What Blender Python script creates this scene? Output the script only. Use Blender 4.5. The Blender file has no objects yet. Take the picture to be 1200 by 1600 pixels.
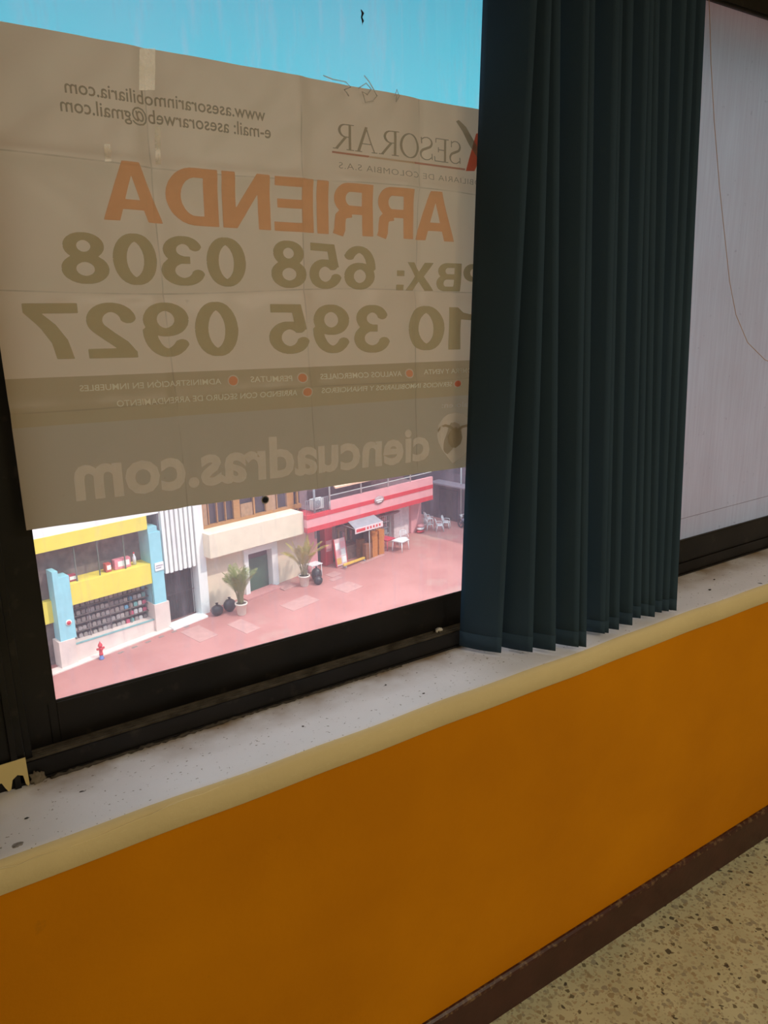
import bpy, bmesh, math, random
import numpy as np
from mathutils import Vector, Matrix
random.seed(7); rng = np.random.RandomState(5)
SC = bpy.context.scene
COL = SC.collection

# ------------------------------------------------------------------ camera
CAM = np.array([0.0, -1.1, 1.635])
F_PX = 1200.0
def _dir(px, py):
    v = np.array([px - 600.0, -(py - 800.0), -F_PX]); return v / np.linalg.norm(v)
_X = _dir(2476, 450)
_Z = -_dir(690, 5400); _Z = _Z - _Z.dot(_X) * _X; _Z /= np.linalg.norm(_Z)
_Y = np.cross(_Z, _X)
RM = np.array([_X, _Y, _Z])
cd = bpy.data.cameras.new('camera'); cd.sensor_fit = 'HORIZONTAL'; cd.sensor_width = 36; cd.lens = 36
cd.clip_start = 0.02; cd.clip_end = 500
cam = bpy.data.objects.new('camera', cd); COL.objects.link(cam)
M4 = Matrix.Identity(4)
for i in range(3):
    for j in range(3): M4[i][j] = RM[i, j]
    M4[i][3] = CAM[i]
cam.matrix_world = M4
SC.camera = cam

# ------------------------------------------------------------------ sky, sun, room light, exposure
SC.view_settings.view_transform = 'Standard'; SC.view_settings.look = 'None'
SC.view_settings.gamma = 1.0; SC.view_settings.use_curve_mapping = False
SC.view_settings.exposure = 0.0
w = bpy.data.worlds.new('sky'); SC.world = w; w.use_nodes = True
nt = w.node_tree; nt.nodes.clear()
tc = nt.nodes.new('ShaderNodeTexCoord'); sp = nt.nodes.new('ShaderNodeSeparateXYZ')
rp = nt.nodes.new('ShaderNodeValToRGB'); bg = nt.nodes.new('ShaderNodeBackground'); ou = nt.nodes.new('ShaderNodeOutputWorld')
nt.links.new(tc.outputs['Generated'], sp.inputs[0]); nt.links.new(sp.outputs['Z'], rp.inputs[0])
nt.links.new(rp.outputs[0], bg.inputs[0]); nt.links.new(bg.outputs[0], ou.inputs[0])
e = rp.color_ramp.elements
e[0].position = 0.0; e[0].color = (0.18, 0.76, 0.92, 1)
e[1].position = 1.0; e[1].color = (0.75, 0.78, 0.9, 1)
for p, c in ((0.22, (0.075, 0.68, 0.86)), (0.40, (0.05, 0.42, 0.62)), (0.62, (0.8, 0.85, 0.98))):
    k = e.new(p); k.color = c + (1,)
mr = nt.nodes.new('ShaderNodeMapRange'); mr.inputs[1].default_value = 0.40; mr.inputs[2].default_value = 0.62
mr.inputs[3].default_value = 1.0; mr.inputs[4].default_value = 3.8
nt.links.new(sp.outputs['Z'], mr.inputs[0]); nt.links.new(mr.outputs[0], bg.inputs[1])
def light(name, typ, loc, energy, color, **kw):
    l = bpy.data.lights.new(name, typ); l.energy = energy; l.color = color
    for k, v in kw.items(): setattr(l, k, v)
    o = bpy.data.objects.new(name, l); COL.objects.link(o); o.location = loc; return o
sun = light('sun', 'SUN', (0, 0, 30), 2.4, (1.0, 0.95, 0.86), angle=0.009)
sun.rotation_euler = Vector((-0.42, 0.62, -0.95)).to_track_quat('-Z', 'Y').to_euler()
lamp = light('ceiling_lamp_light', 'AREA', (1.6, -2.62, 2.72), 55, (1.0, 0.87, 0.66), shape='RECTANGLE', size=1.6, size_y=0.7)

# ------------------------------------------------------------------ pixel rays
def ray(px, py): return RM @ np.array([px - 600.0, -(py - 800.0), -F_PX])
def hy(px, py, rel):          # point on the vertical plane "rel" metres in front of the camera along +Y
    r = ray(px, py); return CAM + r * (rel / r[1])
HS = 15.0
U = ray(1850, 455); U[2] = 0; U /= np.linalg.norm(U); N = np.array([-U[1], U[0], 0.0])
P0 = ray(641, 833); P0 = CAM + P0 * (-HS / P0[2])
ANG = math.atan2(U[1], U[0])
def fp(px, py, y=0.0):        # pixel -> (u, z) on the facade plane set y metres back
    r = ray(px, py); t = (N.dot(P0 - CAM) + y) / N.dot(r); q = CAM + t * r - P0
    return float(U.dot(q)), float(q[2])
def gz(u): return 0.055 * u if u < 0 else 0.0
def gp(px, py):               # pixel -> facade-frame point on the sloping plaza
    r = ray(px, py); z = 0.0
    for _ in range(30):
        t = (P0[2] + z - CAM[2]) / r[2]; q = CAM + t * r - P0; z = gz(float(U.dot(q)))
    return float(U.dot(q)), float(N.dot(q)), z
FM = Matrix.Translation(Vector(P0)) @ Matrix.Rotation(ANG, 4, 'Z')

# ------------------------------------------------------------------ materials
def new_mat(name):
    m = bpy.data.materials.new(name); m.use_nodes = True; m.node_tree.nodes.clear(); return m, m.node_tree
def N_(t, typ, **kw):
    n = t.nodes.new('ShaderNode' + typ)
    for k, v in kw.items(): setattr(n, k, v)
    return n
def noise_fac(t, scale, detail=4, vec=None, lo=0.4, hi=0.6, rough=0.55):
    n = N_(t, 'TexNoise'); n.inputs['Scale'].default_value = scale; n.inputs['Detail'].default_value = detail
    n.inputs['Roughness'].default_value = rough
    if vec is not None: t.links.new(vec, n.inputs['Vector'])
    r = N_(t, 'MapRange'); r.inputs[1].default_value = lo; r.inputs[2].default_value = hi
    t.links.new(n.outputs['Fac'], r.inputs[0]); return r.outputs[0]
def mixc(t, fac, a, b):
    m = N_(t, 'Mix', data_type='RGBA')
    if hasattr(fac, 'links') or isinstance(fac, bpy.types.NodeSocket): t.links.new(fac, m.inputs[0])
    else: m.inputs[0].default_value = fac
    for i, c in ((6, a), (7, b)):
        if isinstance(c, bpy.types.NodeSocket): t.links.new(c, m.inputs[i])
        else: m.inputs[i].default_value = tuple(c) + (1,)
    return m.outputs[2]
def math_(t, op, a, b=None):
    m = N_(t, 'Math', operation=op)
    for i, c in ((0, a), (1, b)):
        if c is None: continue
        if isinstance(c, bpy.types.NodeSocket): t.links.new(c, m.inputs[i])
        else: m.inputs[i].default_value = c
    return m.outputs[0]
def vecmap(t, scale, kind='Object'):
    c = N_(t, 'TexCoord'); m = N_(t, 'Mapping'); m.inputs['Scale'].default_value = scale
    t.links.new(c.outputs[kind], m.inputs[0]); return m.outputs[0]
def princ(t, color, rough=0.6, bump=None, bstr=0.2, bdist=0.002, spec=0.5, metal=0):
    p = N_(t, 'BsdfPrincipled'); p.inputs['Roughness'].default_value = rough
    p.inputs['Specular IOR Level'].default_value = spec; p.inputs['Metallic'].default_value = metal
    if isinstance(color, bpy.types.NodeSocket): t.links.new(color, p.inputs['Base Color'])
    else: p.inputs['Base Color'].default_value = tuple(color) + (1,)
    if bump is not None:
        b = N_(t, 'Bump'); b.inputs['Strength'].default_value = bstr; b.inputs['Distance'].default_value = bdist
        t.links.new(bump, b.inputs['Height']); t.links.new(b.outputs[0], p.inputs['Normal'])
    return p
def out(t, sh):
    o = N_(t, 'OutputMaterial'); t.links.new(sh.outputs[0] if hasattr(sh, 'outputs') else sh, o.inputs[0])
def simple(name, c, rough=0.6, var=0.12, scale=6, spec=0.4, metal=0, stretch=(1, 1, 1)):
    m, t = new_mat(name); v = vecmap(t, stretch)
    f = noise_fac(t, scale, 5, v, 0.3, 0.7)
    a = tuple(x * (1 - var) for x in c); b = tuple(min(1, x * (1 + var)) for x in c)
    out(t, princ(t, mixc(t, f, a, b), rough, f, 0.15, 0.002, spec, metal)); return m
MT = {}
def mt(name, *a, **k):
    if name not in MT: MT[name] = simple(name, *a, **k)
    return MT[name]

def m_orange():
    m, t = new_mat('orange_paint'); v = vecmap(t, (1, 1, 1))
    f = noise_fac(t, 2.2, 4, v, 0.35, 0.7); c = mixc(t, f, (0.56, 0.20, 0.0), (0.66, 0.245, 0.0))
    g = noise_fac(t, 60, 3, v, 0.3, 0.7); s = noise_fac(t, 17, 6, v, 0.70, 0.76)
    c = mixc(t, math_(t, 'MULTIPLY', s, 0.35), c, (0.30, 0.13, 0.01))
    out(t, princ(t, c, 0.6, g, 0.25, 0.0015, 0.12)); return m
def m_sill(top):
    m, t = new_mat('sill_top_paint' if top else 'sill_front_paint'); v = vecmap(t, (1, 1, 1))
    base = (0.85, 0.83, 0.85) if top else (0.76, 0.63, 0.35)
    f = noise_fac(t, 5, 5, v, 0.3, 0.75); c = mixc(t, f, base, tuple(x * 0.9 for x in base))
    if top:
        sx = N_(t, 'SeparateXYZ'); t.links.new(v, sx.inputs[0])
        b = N_(t, 'MapRange'); b.inputs[1].default_value = 0.055; b.inputs[2].default_value = 0.148
        t.links.new(sx.outputs['Y'], b.inputs[0])
        n = noise_fac(t, 7, 5, v, 0.38, 0.62)
        c = mixc(t, math_(t, 'MULTIPLY', math_(t, 'MULTIPLY', b.outputs[0], n), 1.0), c, (0.34, 0.24, 0.15))
        sp_ = noise_fac(t, 150, 3, v, 0.665, 0.70); c = mixc(t, math_(t, 'MULTIPLY', sp_, 0.7), c, (0.14, 0.09, 0.05))
        big = noise_fac(t, 34, 2, v, 0.755, 0.775); c = mixc(t, big, c, (0.06, 0.05, 0.045))
    else:
        cr = noise_fac(t, 14, 3, vecmap(t, (0.5, 1, 4)), 0.495, 0.505)
        ci = math_(t, 'MULTIPLY', cr, math_(t, 'SUBTRACT', 1.0, cr)); c = mixc(t, math_(t, 'MULTIPLY', ci, 1.2), c, (0.8, 0.72, 0.45))
    g = noise_fac(t, 30, 5, v, 0.3, 0.7)
    out(t, princ(t, c, 0.55, g, 0.3, 0.002, 0.35)); return m
def m_terrazzo():
    m, t = new_mat('terrazzo'); v = vecmap(t, (1, 1, 1)); 
    wn = N_(t, 'TexNoise'); wn.inputs['Scale'].default_value = 60; t.links.new(v, wn.inputs['Vector'])
    vm = N_(t, 'VectorMath', operation='SCALE'); t.links.new(wn.outputs['Color'], vm.inputs[0]); vm.inputs['Scale'].default_value = 0.016
    va = N_(t, 'VectorMath', operation='ADD'); t.links.new(v, va.inputs[0]); t.links.new(vm.outputs[0], va.inputs[1])
    c = mixc(t, noise_fac(t, 8, 4, v), (0.62, 0.62, 0.42), (0.54, 0.54, 0.36))
    for sc, th, cols in ((120, 0.52, ((0.48, 0.45, 0.30), (0.40, 0.36, 0.22), (0.46, 0.38, 0.24))), (70, 0.40, ((0.40, 0.37, 0.25), (0.36, 0.30, 0.18), (0.12, 0.10, 0.06))), (46, 0.30, ((0.33, 0.31, 0.23), (0.035, 0.03, 0.03), (0.40, 0.37, 0.28)))):
        vo = N_(t, 'TexVoronoi'); vo.inputs['Scale'].default_value = sc; t.links.new(va.outputs[0], vo.inputs['Vector'])
        s = N_(t, 'SeparateColor'); t.links.new(vo.outputs['Color'], s.inputs[0])
        keep = math_(t, 'GREATER_THAN', s.outputs[0], 0.16)
        siz = math_(t, 'MULTIPLY', s.outputs[1], th * 1.35)
        ins = math_(t, 'LESS_THAN', vo.outputs['Distance'], siz)
        r = N_(t, 'ValToRGB'); r.color_ramp.interpolation = 'CONSTANT'; t.links.new(s.outputs[2], r.inputs[0])
        el = r.color_ramp.elements; el[0].color = cols[0] + (1,); el[1].position = 0.5; el[1].color = cols[1] + (1,)
        k = el.new(0.72); k.color = cols[2] + (1,)
        c = mixc(t, math_(t, 'MULTIPLY', math_(t, 'MULTIPLY', keep, ins), 0.85), c, r.outputs[0])
    out(t, princ(t, c, 0.42, None, spec=0.4)); return m
def m_baseboard():
    m, t = new_mat('maroon_baseboard'); v = vecmap(t, (1, 1, 1))
    c = mixc(t, noise_fac(t, 12, 5, v), (0.045, 0.011, 0.008), (0.06, 0.016, 0.012))
    sx = N_(t, 'SeparateXYZ'); t.links.new(v, sx.inputs[0])
    b = math_(t, 'GREATER_THAN', sx.outputs['Z'], 0.099); n = noise_fac(t, 70, 8, v, 0.52, 0.66)
    c = mixc(t, math_(t, 'MULTIPLY', math_(t, 'MULTIPLY', b, n), 0.45), c, (0.35, 0.24, 0.12))
    out(t, princ(t, c, 0.42, noise_fac(t, 50, 3, v, .3, .7), 0.2, 0.001)); return m
def m_blackframe():
    m, t = new_mat('black_window_metal'); v = vecmap(t, (1, 1, 1))
    c = mixc(t, noise_fac(t, 7, 5, v), (0.004, 0.0035, 0.0035), (0.010, 0.0085, 0.008))
    d = noise_fac(t, 26, 8, v, 0.60, 0.76); c = mixc(t, math_(t, 'MULTIPLY', d, 0.3), c, (0.10, 0.085, 0.065))
    out(t, princ(t, c, 0.42, None, spec=0.28)); return m
def m_dustledge():
    m, t = new_mat('dusty_track_metal'); v = vecmap(t, (1, 1, 1))
    c = mixc(t, noise_fac(t, 30, 6, v, 0.35, 0.7), (0.045, 0.036, 0.026), (0.13, 0.11, 0.085))
    out(t, princ(t, c, 0.8, None, spec=0.2)); return m
def m_slat():
    m, t = new_mat('blind_fabric'); v = vecmap(t, (1, 1, 1))
    wv = N_(t, 'TexNoise'); wv.inputs['Scale'].default_value = 900; wv.inputs['Detail'].default_value = 1; t.links.new(v, wv.inputs['Vector'])
    f2 = noise_fac(t, 5, 4, vecmap(t, (1, 1, 0.4)), 0.3, 0.7)
    c = mixc(t, f2, (0.027, 0.053, 0.086), (0.036, 0.068, 0.106)); c = mixc(t, math_(t, 'MULTIPLY', wv.outputs[0], 0.35), c, (0.055, 0.10, 0.135))
    p = princ(t, c, 0.85, wv.outputs[0], 0.3, 0.0006, 0.25)
    tr = N_(t, 'BsdfTranslucent'); tr.inputs[0].default_value = (0.02, 0.035, 0.045, 1)
    mx = N_(t, 'MixShader'); mx.inputs[0].default_value = 0.12; t.links.new(p.outputs[0], mx.inputs[1]); t.links.new(tr.outputs[0], mx.inputs[2])
    out(t, mx); return m
def pane_mat(name, dustcol, lo, hi, streaks):
    m, t = new_mat(name); v = vecmap(t, (1, 1, 1))
    d = noise_fac(t, 1.6, 3, v, 0.35, 0.65); s = noise_fac(t, 7, 6, vecmap(t, (9, 1, 1.2)), 0.52, 0.72); sp_ = noise_fac(t, 110, 2, v, 0.70, 0.78)
    f = math_(t, 'ADD', math_(t, 'MULTIPLY', d, hi - lo), lo)
    f = math_(t, 'ADD', f, math_(t, 'MULTIPLY', s, streaks)); f = math_(t, 'ADD', f, math_(t, 'MULTIPLY', sp_, streaks * 0.9))
    tr = N_(t, 'BsdfTransparent'); tr.inputs[0].default_value = (0.95, 0.96, 0.95, 1)
    tl = N_(t, 'BsdfTranslucent'); tl.inputs[0].default_value = dustcol + (1,)
    gl = N_(t, 'BsdfGlossy'); gl.inputs['Roughness'].default_value = 0.02
    fr = N_(t, 'Fresnel'); fr.inputs[0].default_value = 1.35
    a = N_(t, 'MixShader'); t.links.new(f, a.inputs[0]); t.links.new(tr.outputs[0], a.inputs[1]); t.links.new(tl.outputs[0], a.inputs[2])
    b = N_(t, 'MixShader'); t.links.new(math_(t, 'MULTIPLY', fr.outputs[0], 0.6), b.inputs[0]); t.links.new(a.outputs[0], b.inputs[1]); t.links.new(gl.outputs[0], b.inputs[2])
    out(t, b); return m
def m_frost():
    m, t = new_mat('frosted_film'); v = vecmap(t, (40, 1, 1.5)); v2 = vecmap(t, (1, 1, 1))
    n = noise_fac(t, 4, 6, v, 0.3, 0.7); n2 = noise_fac(t, 1.8, 4, v2, 0.3, 0.7); sp_ = noise_fac(t, 60, 3, v2, 0.68, 0.74)
    c = mixc(t, n, (0.80, 0.74, 0.74), (0.90, 0.86, 0.85)); c = mixc(t, math_(t, 'MULTIPLY', n2, 0.3), c, (0.66, 0.55, 0.52))
    c = mixc(t, math_(t, 'MULTIPLY', sp_, 0.35), c, (0.3, 0.25, 0.25))
    tl = N_(t, 'BsdfTranslucent'); t.links.new(c, tl.inputs[0])
    rf = N_(t, 'BsdfRefraction'); rf.inputs['Roughness'].default_value = 0.85; rf.inputs['IOR'].default_value = 1.25; t.links.new(c, rf.inputs[0])
    df = N_(t, 'BsdfDiffuse'); df.inputs[0].default_value = (0.35, 0.30, 0.30, 1)
    a = N_(t, 'MixShader'); a.inputs[0].default_value = 0.55; t.links.new(tl.outputs[0], a.inputs[1]); t.links.new(rf.outputs[0], a.inputs[2])
    b = N_(t, 'MixShader'); b.inputs[0].default_value = 0.33; t.links.new(a.outputs[0], b.inputs[1]); t.links.new(df.outputs[0], b.inputs[2])
    out(t, b); return m
def vinyl(name, base, k=1.0, banner=False, tfac=0.5):
    m, t = new_mat(name); v = vecmap(t, (1, 1, 1))
    f = noise_fac(t, 3, 4, v, 0.3, 0.7)
    c = mixc(t, f, tuple(x * 0.96 for x in base), base)
    if banner:
        sx = N_(t, 'SeparateXYZ'); t.links.new(v, sx.inputs[0])
        q = math_(t, 'SUBTRACT', sx.outputs['Z'], math_(t, 'MULTIPLY', sx.outputs['X'], BAND[2]))
        b1 = math_(t, 'LESS_THAN', q, BAND[0]); b2 = math_(t, 'LESS_THAN', q, BAND[1])
        c = mixc(t, b1, c, BANDC[0]); c = mixc(t, b2, c, BANDC[1])
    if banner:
        crease_shade = noise_fac(t, 14, 5, v, 0.30, 0.62)
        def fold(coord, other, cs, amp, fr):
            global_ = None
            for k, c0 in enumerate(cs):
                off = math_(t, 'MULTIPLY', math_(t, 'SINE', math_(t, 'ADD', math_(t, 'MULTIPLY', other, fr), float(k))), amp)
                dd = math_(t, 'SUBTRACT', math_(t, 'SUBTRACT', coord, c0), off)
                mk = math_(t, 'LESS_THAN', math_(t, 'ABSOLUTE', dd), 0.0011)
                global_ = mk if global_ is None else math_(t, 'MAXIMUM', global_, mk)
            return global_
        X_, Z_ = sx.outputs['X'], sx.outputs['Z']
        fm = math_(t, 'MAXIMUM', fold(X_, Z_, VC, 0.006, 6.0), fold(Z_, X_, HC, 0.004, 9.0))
        c = mixc(t, math_(t, 'MULTIPLY', math_(t, 'MULTIPLY', fm, crease_shade), 0.38), c, (0.20, 0.15, 0.10))  # crease shading painted into the vinyl colour as thin dark lines, broken by noise
        spk = noise_fac(t, 45, 5, v, 0.70, 0.80); c = mixc(t, math_(t, 'MULTIPLY', spk, 0.35), c, (0.3, 0.23, 0.16))
    df = N_(t, 'BsdfDiffuse'); tl = N_(t, 'BsdfTranslucent'); t.links.new(c, df.inputs[0]); t.links.new(c, tl.inputs[0])
    a = N_(t, 'MixShader'); a.inputs[0].default_value = tfac; t.links.new(df.outputs[0], a.inputs[1]); t.links.new(tl.outputs[0], a.inputs[2])
    g = N_(t, 'BsdfGlossy'); g.inputs['Roughness'].default_value = 0.38; g.inputs[0].default_value = (1, 1, 1, 1)
    b = N_(t, 'MixShader'); b.inputs[0].default_value = 0.03; t.links.new(a.outputs[0], b.inputs[1]); t.links.new(g.outputs[0], b.inputs[2])
    out(t, b); return m
def m_plaza():
    m, t = new_mat('red_painted_paving'); v = vecmap(t, (1, 1, 1))
    c = mixc(t, noise_fac(t, 0.35, 5, v, 0.35, 0.65), (0.42, 0.175, 0.155), (0.50, 0.225, 0.20))
    c = mixc(t, math_(t, 'MULTIPLY', noise_fac(t, 0.22, 4, v, 0.56, 0.66), 0.6), c, (0.48, 0.34, 0.28))
    c = mixc(t, math_(t, 'MULTIPLY', noise_fac(t, 2.5, 6, v, 0.58, 0.72), 0.4), c, (0.38, 0.19, 0.165))
    br = N_(t, 'TexBrick'); br.inputs['Scale'].default_value = 1; br.inputs['Mortar Size'].default_value = 0.012
    br.inputs['Brick Width'].default_value = 1.5; br.inputs['Row Height'].default_value = 1.5; br.offset = 0; t.links.new(v, br.inputs['Vector'])
    c = mixc(t, math_(t, 'MULTIPLY', br.outputs['Fac'], 0.25), c, (0.5, 0.3, 0.28))
    out(t, princ(t, c, 0.8, None, spec=0.2)); return m

# ------------------------------------------------------------------ mesh helper
class B:
    def __init__(s): s.v = []; s.f = []; s.m = []; s.sm = []
    def face(s, pts, mi=0, smooth=False):
        i = len(s.v); s.v += [tuple(p) for p in pts]; s.f.append(list(range(i, i + len(pts)))); s.m.append(mi); s.sm.append(smooth)
    def box(s, x0, x1, y0, y1, z0, z1, mi=0, M=None):
        P = [Vector((x, y, z)) for z in (z0, z1) for y in (y0, y1) for x in (x0, x1)]
        if M is not None: P = [M @ p for p in P]
        i = len(s.v); s.v += [tuple(p) for p in P]
        for q in ((0, 2, 3, 1), (4, 5, 7, 6), (0, 1, 5, 4), (2, 6, 7, 3), (0, 4, 6, 2), (1, 3, 7, 5)):
            s.f.append([i + k for k in q]); s.m.append(mi); s.sm.append(False)
        return s
    def prism(s, poly, axis, a, b, mi=0):   # poly of 2D points; extruded along axis ('x','y','z')
        def P(p, h): return {'x': (h, p[0], p[1]), 'y': (p[0], h, p[1]), 'z': (p[0], p[1], h)}[axis]
        n = len(poly); s.face([P(p, a) for p in poly], mi); s.face([P(p, b) for p in reversed(poly)], mi)
        for k in range(n): s.face([P(poly[k], a), P(poly[k], b), P(poly[(k + 1) % n], b), P(poly[(k + 1) % n], a)], mi)
        return s
    def tube(s, pts, r, n=8, mi=0, cap=True):
        pts = [Vector(p) for p in pts]; rr = r if isinstance(r, (list, tuple)) else [r] * len(pts)
        i0 = len(s.v); up = Vector((0, 0, 1))
        for k, p in enumerate(pts):
            d = (pts[min(k + 1, len(pts) - 1)] - pts[max(k - 1, 0)]).normalized()
            a = d.cross(up); a = d.cross(Vector((1, 0, 0))) if a.length < 0.05 else a; a.normalize(); b = d.cross(a)
            for j in range(n):
                t = 2 * math.pi * j / n; s.v.append(tuple(p + (a * math.cos(t) + b * math.sin(t)) * rr[k]))
        for k in range(len(pts) - 1):
            for j in range(n):
                s.f.append([i0 + k * n + j, i0 + k * n + (j + 1) % n, i0 + (k + 1) * n + (j + 1) % n, i0 + (k + 1) * n + j]); s.m.append(mi); s.sm.append(True)
        if cap:
            s.f.append([i0 + j for j in range(n)]); s.m.append(mi); s.sm.append(False)
            s.f.append([i0 + (len(pts) - 1) * n + j for j in reversed(range(n))]); s.m.append(mi); s.sm.append(False)
        return s
    def lathe(s, prof, n=20, mi=0, c=(0, 0, 0)):
        i0 = len(s.v)
        for r, z in prof:
            for j in range(n):
                t = 2 * math.pi * j / n; s.v.append((c[0] + r * math.cos(t), c[1] + r * math.sin(t), c[2] + z))
        for k in range(len(prof) - 1):
            for j in range(n):
                s.f.append([i0 + k * n + j, i0 + k * n + (j + 1) % n, i0 + (k + 1) * n + (j + 1) % n, i0 + (k + 1) * n + j]); s.m.append(mi); s.sm.append(True)
        return s
    def blob(s, c, r, n=10, mi=0, jit=0.15, seed=0):
        R = random.Random(seed); i0 = len(s.v)
        for a in range(n + 1):
            th = math.pi * a / n
            for b in range(n * 2):
                ph = math.pi * b / n; q = 1 + (R.uniform(-jit, jit) if 0 < a < n else 0)
                s.v.append((c[0] + r[0] * q * math.sin(th) * math.cos(ph), c[1] + r[1] * q * math.sin(th) * math.sin(ph), c[2] + r[2] * q * math.cos(th)))
        for a in range(n):
            for b in range(2 * n):
                s.f.append([i0 + a * 2 * n + b, i0 + (a + 1) * 2 * n + b, i0 + (a + 1) * 2 * n + (b + 1) % (2 * n), i0 + a * 2 * n + (b + 1) % (2 * n)]); s.m.append(mi); s.sm.append(True)
        return s
    def obj(s, name, mats, parent=None, loc=None, mw=None, bevel=0):
        me = bpy.data.meshes.new(name); me.from_pydata(s.v, [], s.f)
        if not isinstance(mats, (list, tuple)): mats = [mats]
        for m in mats: me.materials.append(m)
        me.polygons.foreach_set('material_index', s.m); me.polygons.foreach_set('use_smooth', s.sm)
        bm = bmesh.new(); bm.from_mesh(me); bmesh.ops.remove_doubles(bm, verts=bm.verts, dist=1e-6); bmesh.ops.recalc_face_normals(bm, faces=bm.faces)
        bm.to_mesh(me); bm.free(); me.update()
        o = bpy.data.objects.new(name, me); COL.objects.link(o)
        if parent: o.parent = parent
        if loc is not None: o.location = loc
        if mw is not None: o.matrix_world = mw
        if bevel:
            b = o.modifiers.new('bevel', 'BEVEL'); b.width = bevel; b.segments = 2; b.limit_method = 'ANGLE'
        return o
def tag(o, label, cat, group=None):
    o['label'] = label; o['category'] = cat
    if group: o['group'] = group
    return o
def struct(o): o['kind'] = 'structure'; return o
def empty(name, mw, label, cat, group=None):
    o = bpy.data.objects.new(name, None); COL.objects.link(o); o.matrix_world = mw; o.empty_display_size = 0.1
    return tag(o, label, cat, group)
def dup(root, mw, label=None, group=None):
    r = root.copy(); COL.objects.link(r); r.matrix_world = mw
    if label: r['label'] = label
    if group: r['group'] = group
    for ch in list(root.children):
        c = ch.copy(); COL.objects.link(c); c.parent = r
        for g in list(ch.children):
            d = g.copy(); COL.objects.link(d); d.parent = c
    return r

# ================================================================== THE ROOM
BLK = m_blackframe(); DUST = m_dustledge(); ORG = m_orange()
R0, R1 = -1.6, 4.6           # room from left to right
BACK = -4.2; CEIL = 2.85
def z_(zy, rel): return CAM[2] + zy * rel
SILL_T = z_(-0.690, 1.07); SILL_B = z_(-0.741, 1.07)
WHITE = simple('white_wall_paint', (0.62, 0.54, 0.40), 0.7, 0.05)
struct(B().box(R0, R1, 0.0, 0.30, 0, SILL_B).obj('wall_front', ORG))
struct(B().box(R0, R1, 0.12, 0.32, 2.40, CEIL).obj('wall_front_upper', mt('dark_lintel_paint', (0.02, 0.017, 0.015), 0.7)))
struct(B().box(R0 - 0.2, R0, BACK, 0.32, 0, CEIL).obj('wall_left', WHITE))
struct(B().box(R1, R1 + 0.2, BACK, 0.32, 0, CEIL).obj('wall_right', WHITE))
struct(B().box(R0 - 0.2, R1 + 0.2, BACK - 0.2, BACK, 0, CEIL).obj('wall_back', WHITE))
struct(B().box(R0 - 0.2, R1 + 0.2, BACK - 0.2, 0.32, CEIL, CEIL + 0.2).obj('ceiling', WHITE))
struct(B().box(R0 - 0.2, R1 + 0.2, BACK - 0.2, 0.32, -0.25, 0).obj('floor', m_terrazzo()))
# baseboard with a rounded upper edge
bb = B(); prof = [(0.004, 0), (-0.012, 0), (-0.012, 0.098), (-0.010, 0.105), (-0.005, 0.109), (0.004, 0.110)]
bb.prism(prof, 'x', R0, R1); struct(bb.obj('baseboard_front', m_baseboard()))
# sill: rounded front nose, slightly wavy hand-plastered edge
def sill():
    me_v = []; b = B(); nx = 160; yb = 0.20
    prof = [(yb, SILL_B), (-0.026, SILL_B), (-0.030, SILL_B + 0.003), (-0.0305, SILL_T - 0.010), (-0.028, SILL_T - 0.004), (-0.022, SILL_T - 0.0008), (-0.012, SILL_T), (0.06, SILL_T), (yb, SILL_T)]
    n = len(prof)
    for k in range(nx + 1):
        x = R0 + (R1 - R0) * k / nx
        wob = 0.0011 * math.sin(x * 9.1) + 0.0008 * math.sin(x * 23.7 + 1)
        for j, (y, z) in enumerate(prof):
            b.v.append((x, y + (wob if 1 <= j <= 6 else 0), z + (0.5 * wob if 2 < j < 7 else 0)))
    for k in range(nx):
        for j in range(n):
            a, c = k * n + j, k * n + (j + 1) % n
            b.f.append([a, c, c + n, a + n]); b.m.append(1 if j < 5 or j == n - 1 else 0); b.sm.append(2 <= j <= 5)
    return b.obj('window_sill', [m_sill(True), m_sill(False)])
struct(sill())

# ---------------------------------------------------------------- window 1: frame, track, sashes
YF = 0.151            # face of the outer frame (rel 1.251)
xm = 0.094 * 1.251    # right side of the left mullion
LEDGE = z_(-0.560, 1.251)
w1 = bpy.data.objects.new('window_1', None); COL.objects.link(w1); struct(w1)
f = B()
f.box(xm - 0.02, R1, YF, 0.30, SILL_T - 0.001, LEDGE - 0.006)                # bottom frame fascia
f.box(xm - 0.02, R1, YF, YF + 0.004, LEDGE - 0.006, LEDGE)                   # inner lip
f.box(xm - 0.02, R1, YF - 0.004, YF, SILL_T + 0.004, SILL_T + 0.007)         # drip line
f.box(xm - 0.02, R1, YF, 0.30, 2.325, 2.42)                                   # head
f.box(4.45, R1, YF, 0.30, SILL_T, 2.42)
f.obj('window_frame', BLK, w1)
tk = B()
for y in (0.158, 0.166, 0.174, 0.182): tk.box(xm, R1, y, y + 0.003, LEDGE - 0.006, LEDGE + 0.002)
tk.box(xm, R1, YF + 0.004, 0.22, LEDGE - 0.010, LEDGE - 0.004)
tk.obj('sliding_track', DUST, w1)
mu = B(); mu.box(-0.10, xm, YF, 0.30, SILL_T - 0.001, 2.42); mu.box(xm - 0.022, xm - 0.012, YF - 0.006, YF, SILL_T, 2.42); mu.box(xm, xm + 0.012, YF + 0.012, 0.26, SILL_T, 2.40)
mu.obj('mullion', BLK, w1, bevel=0.0015)
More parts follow.
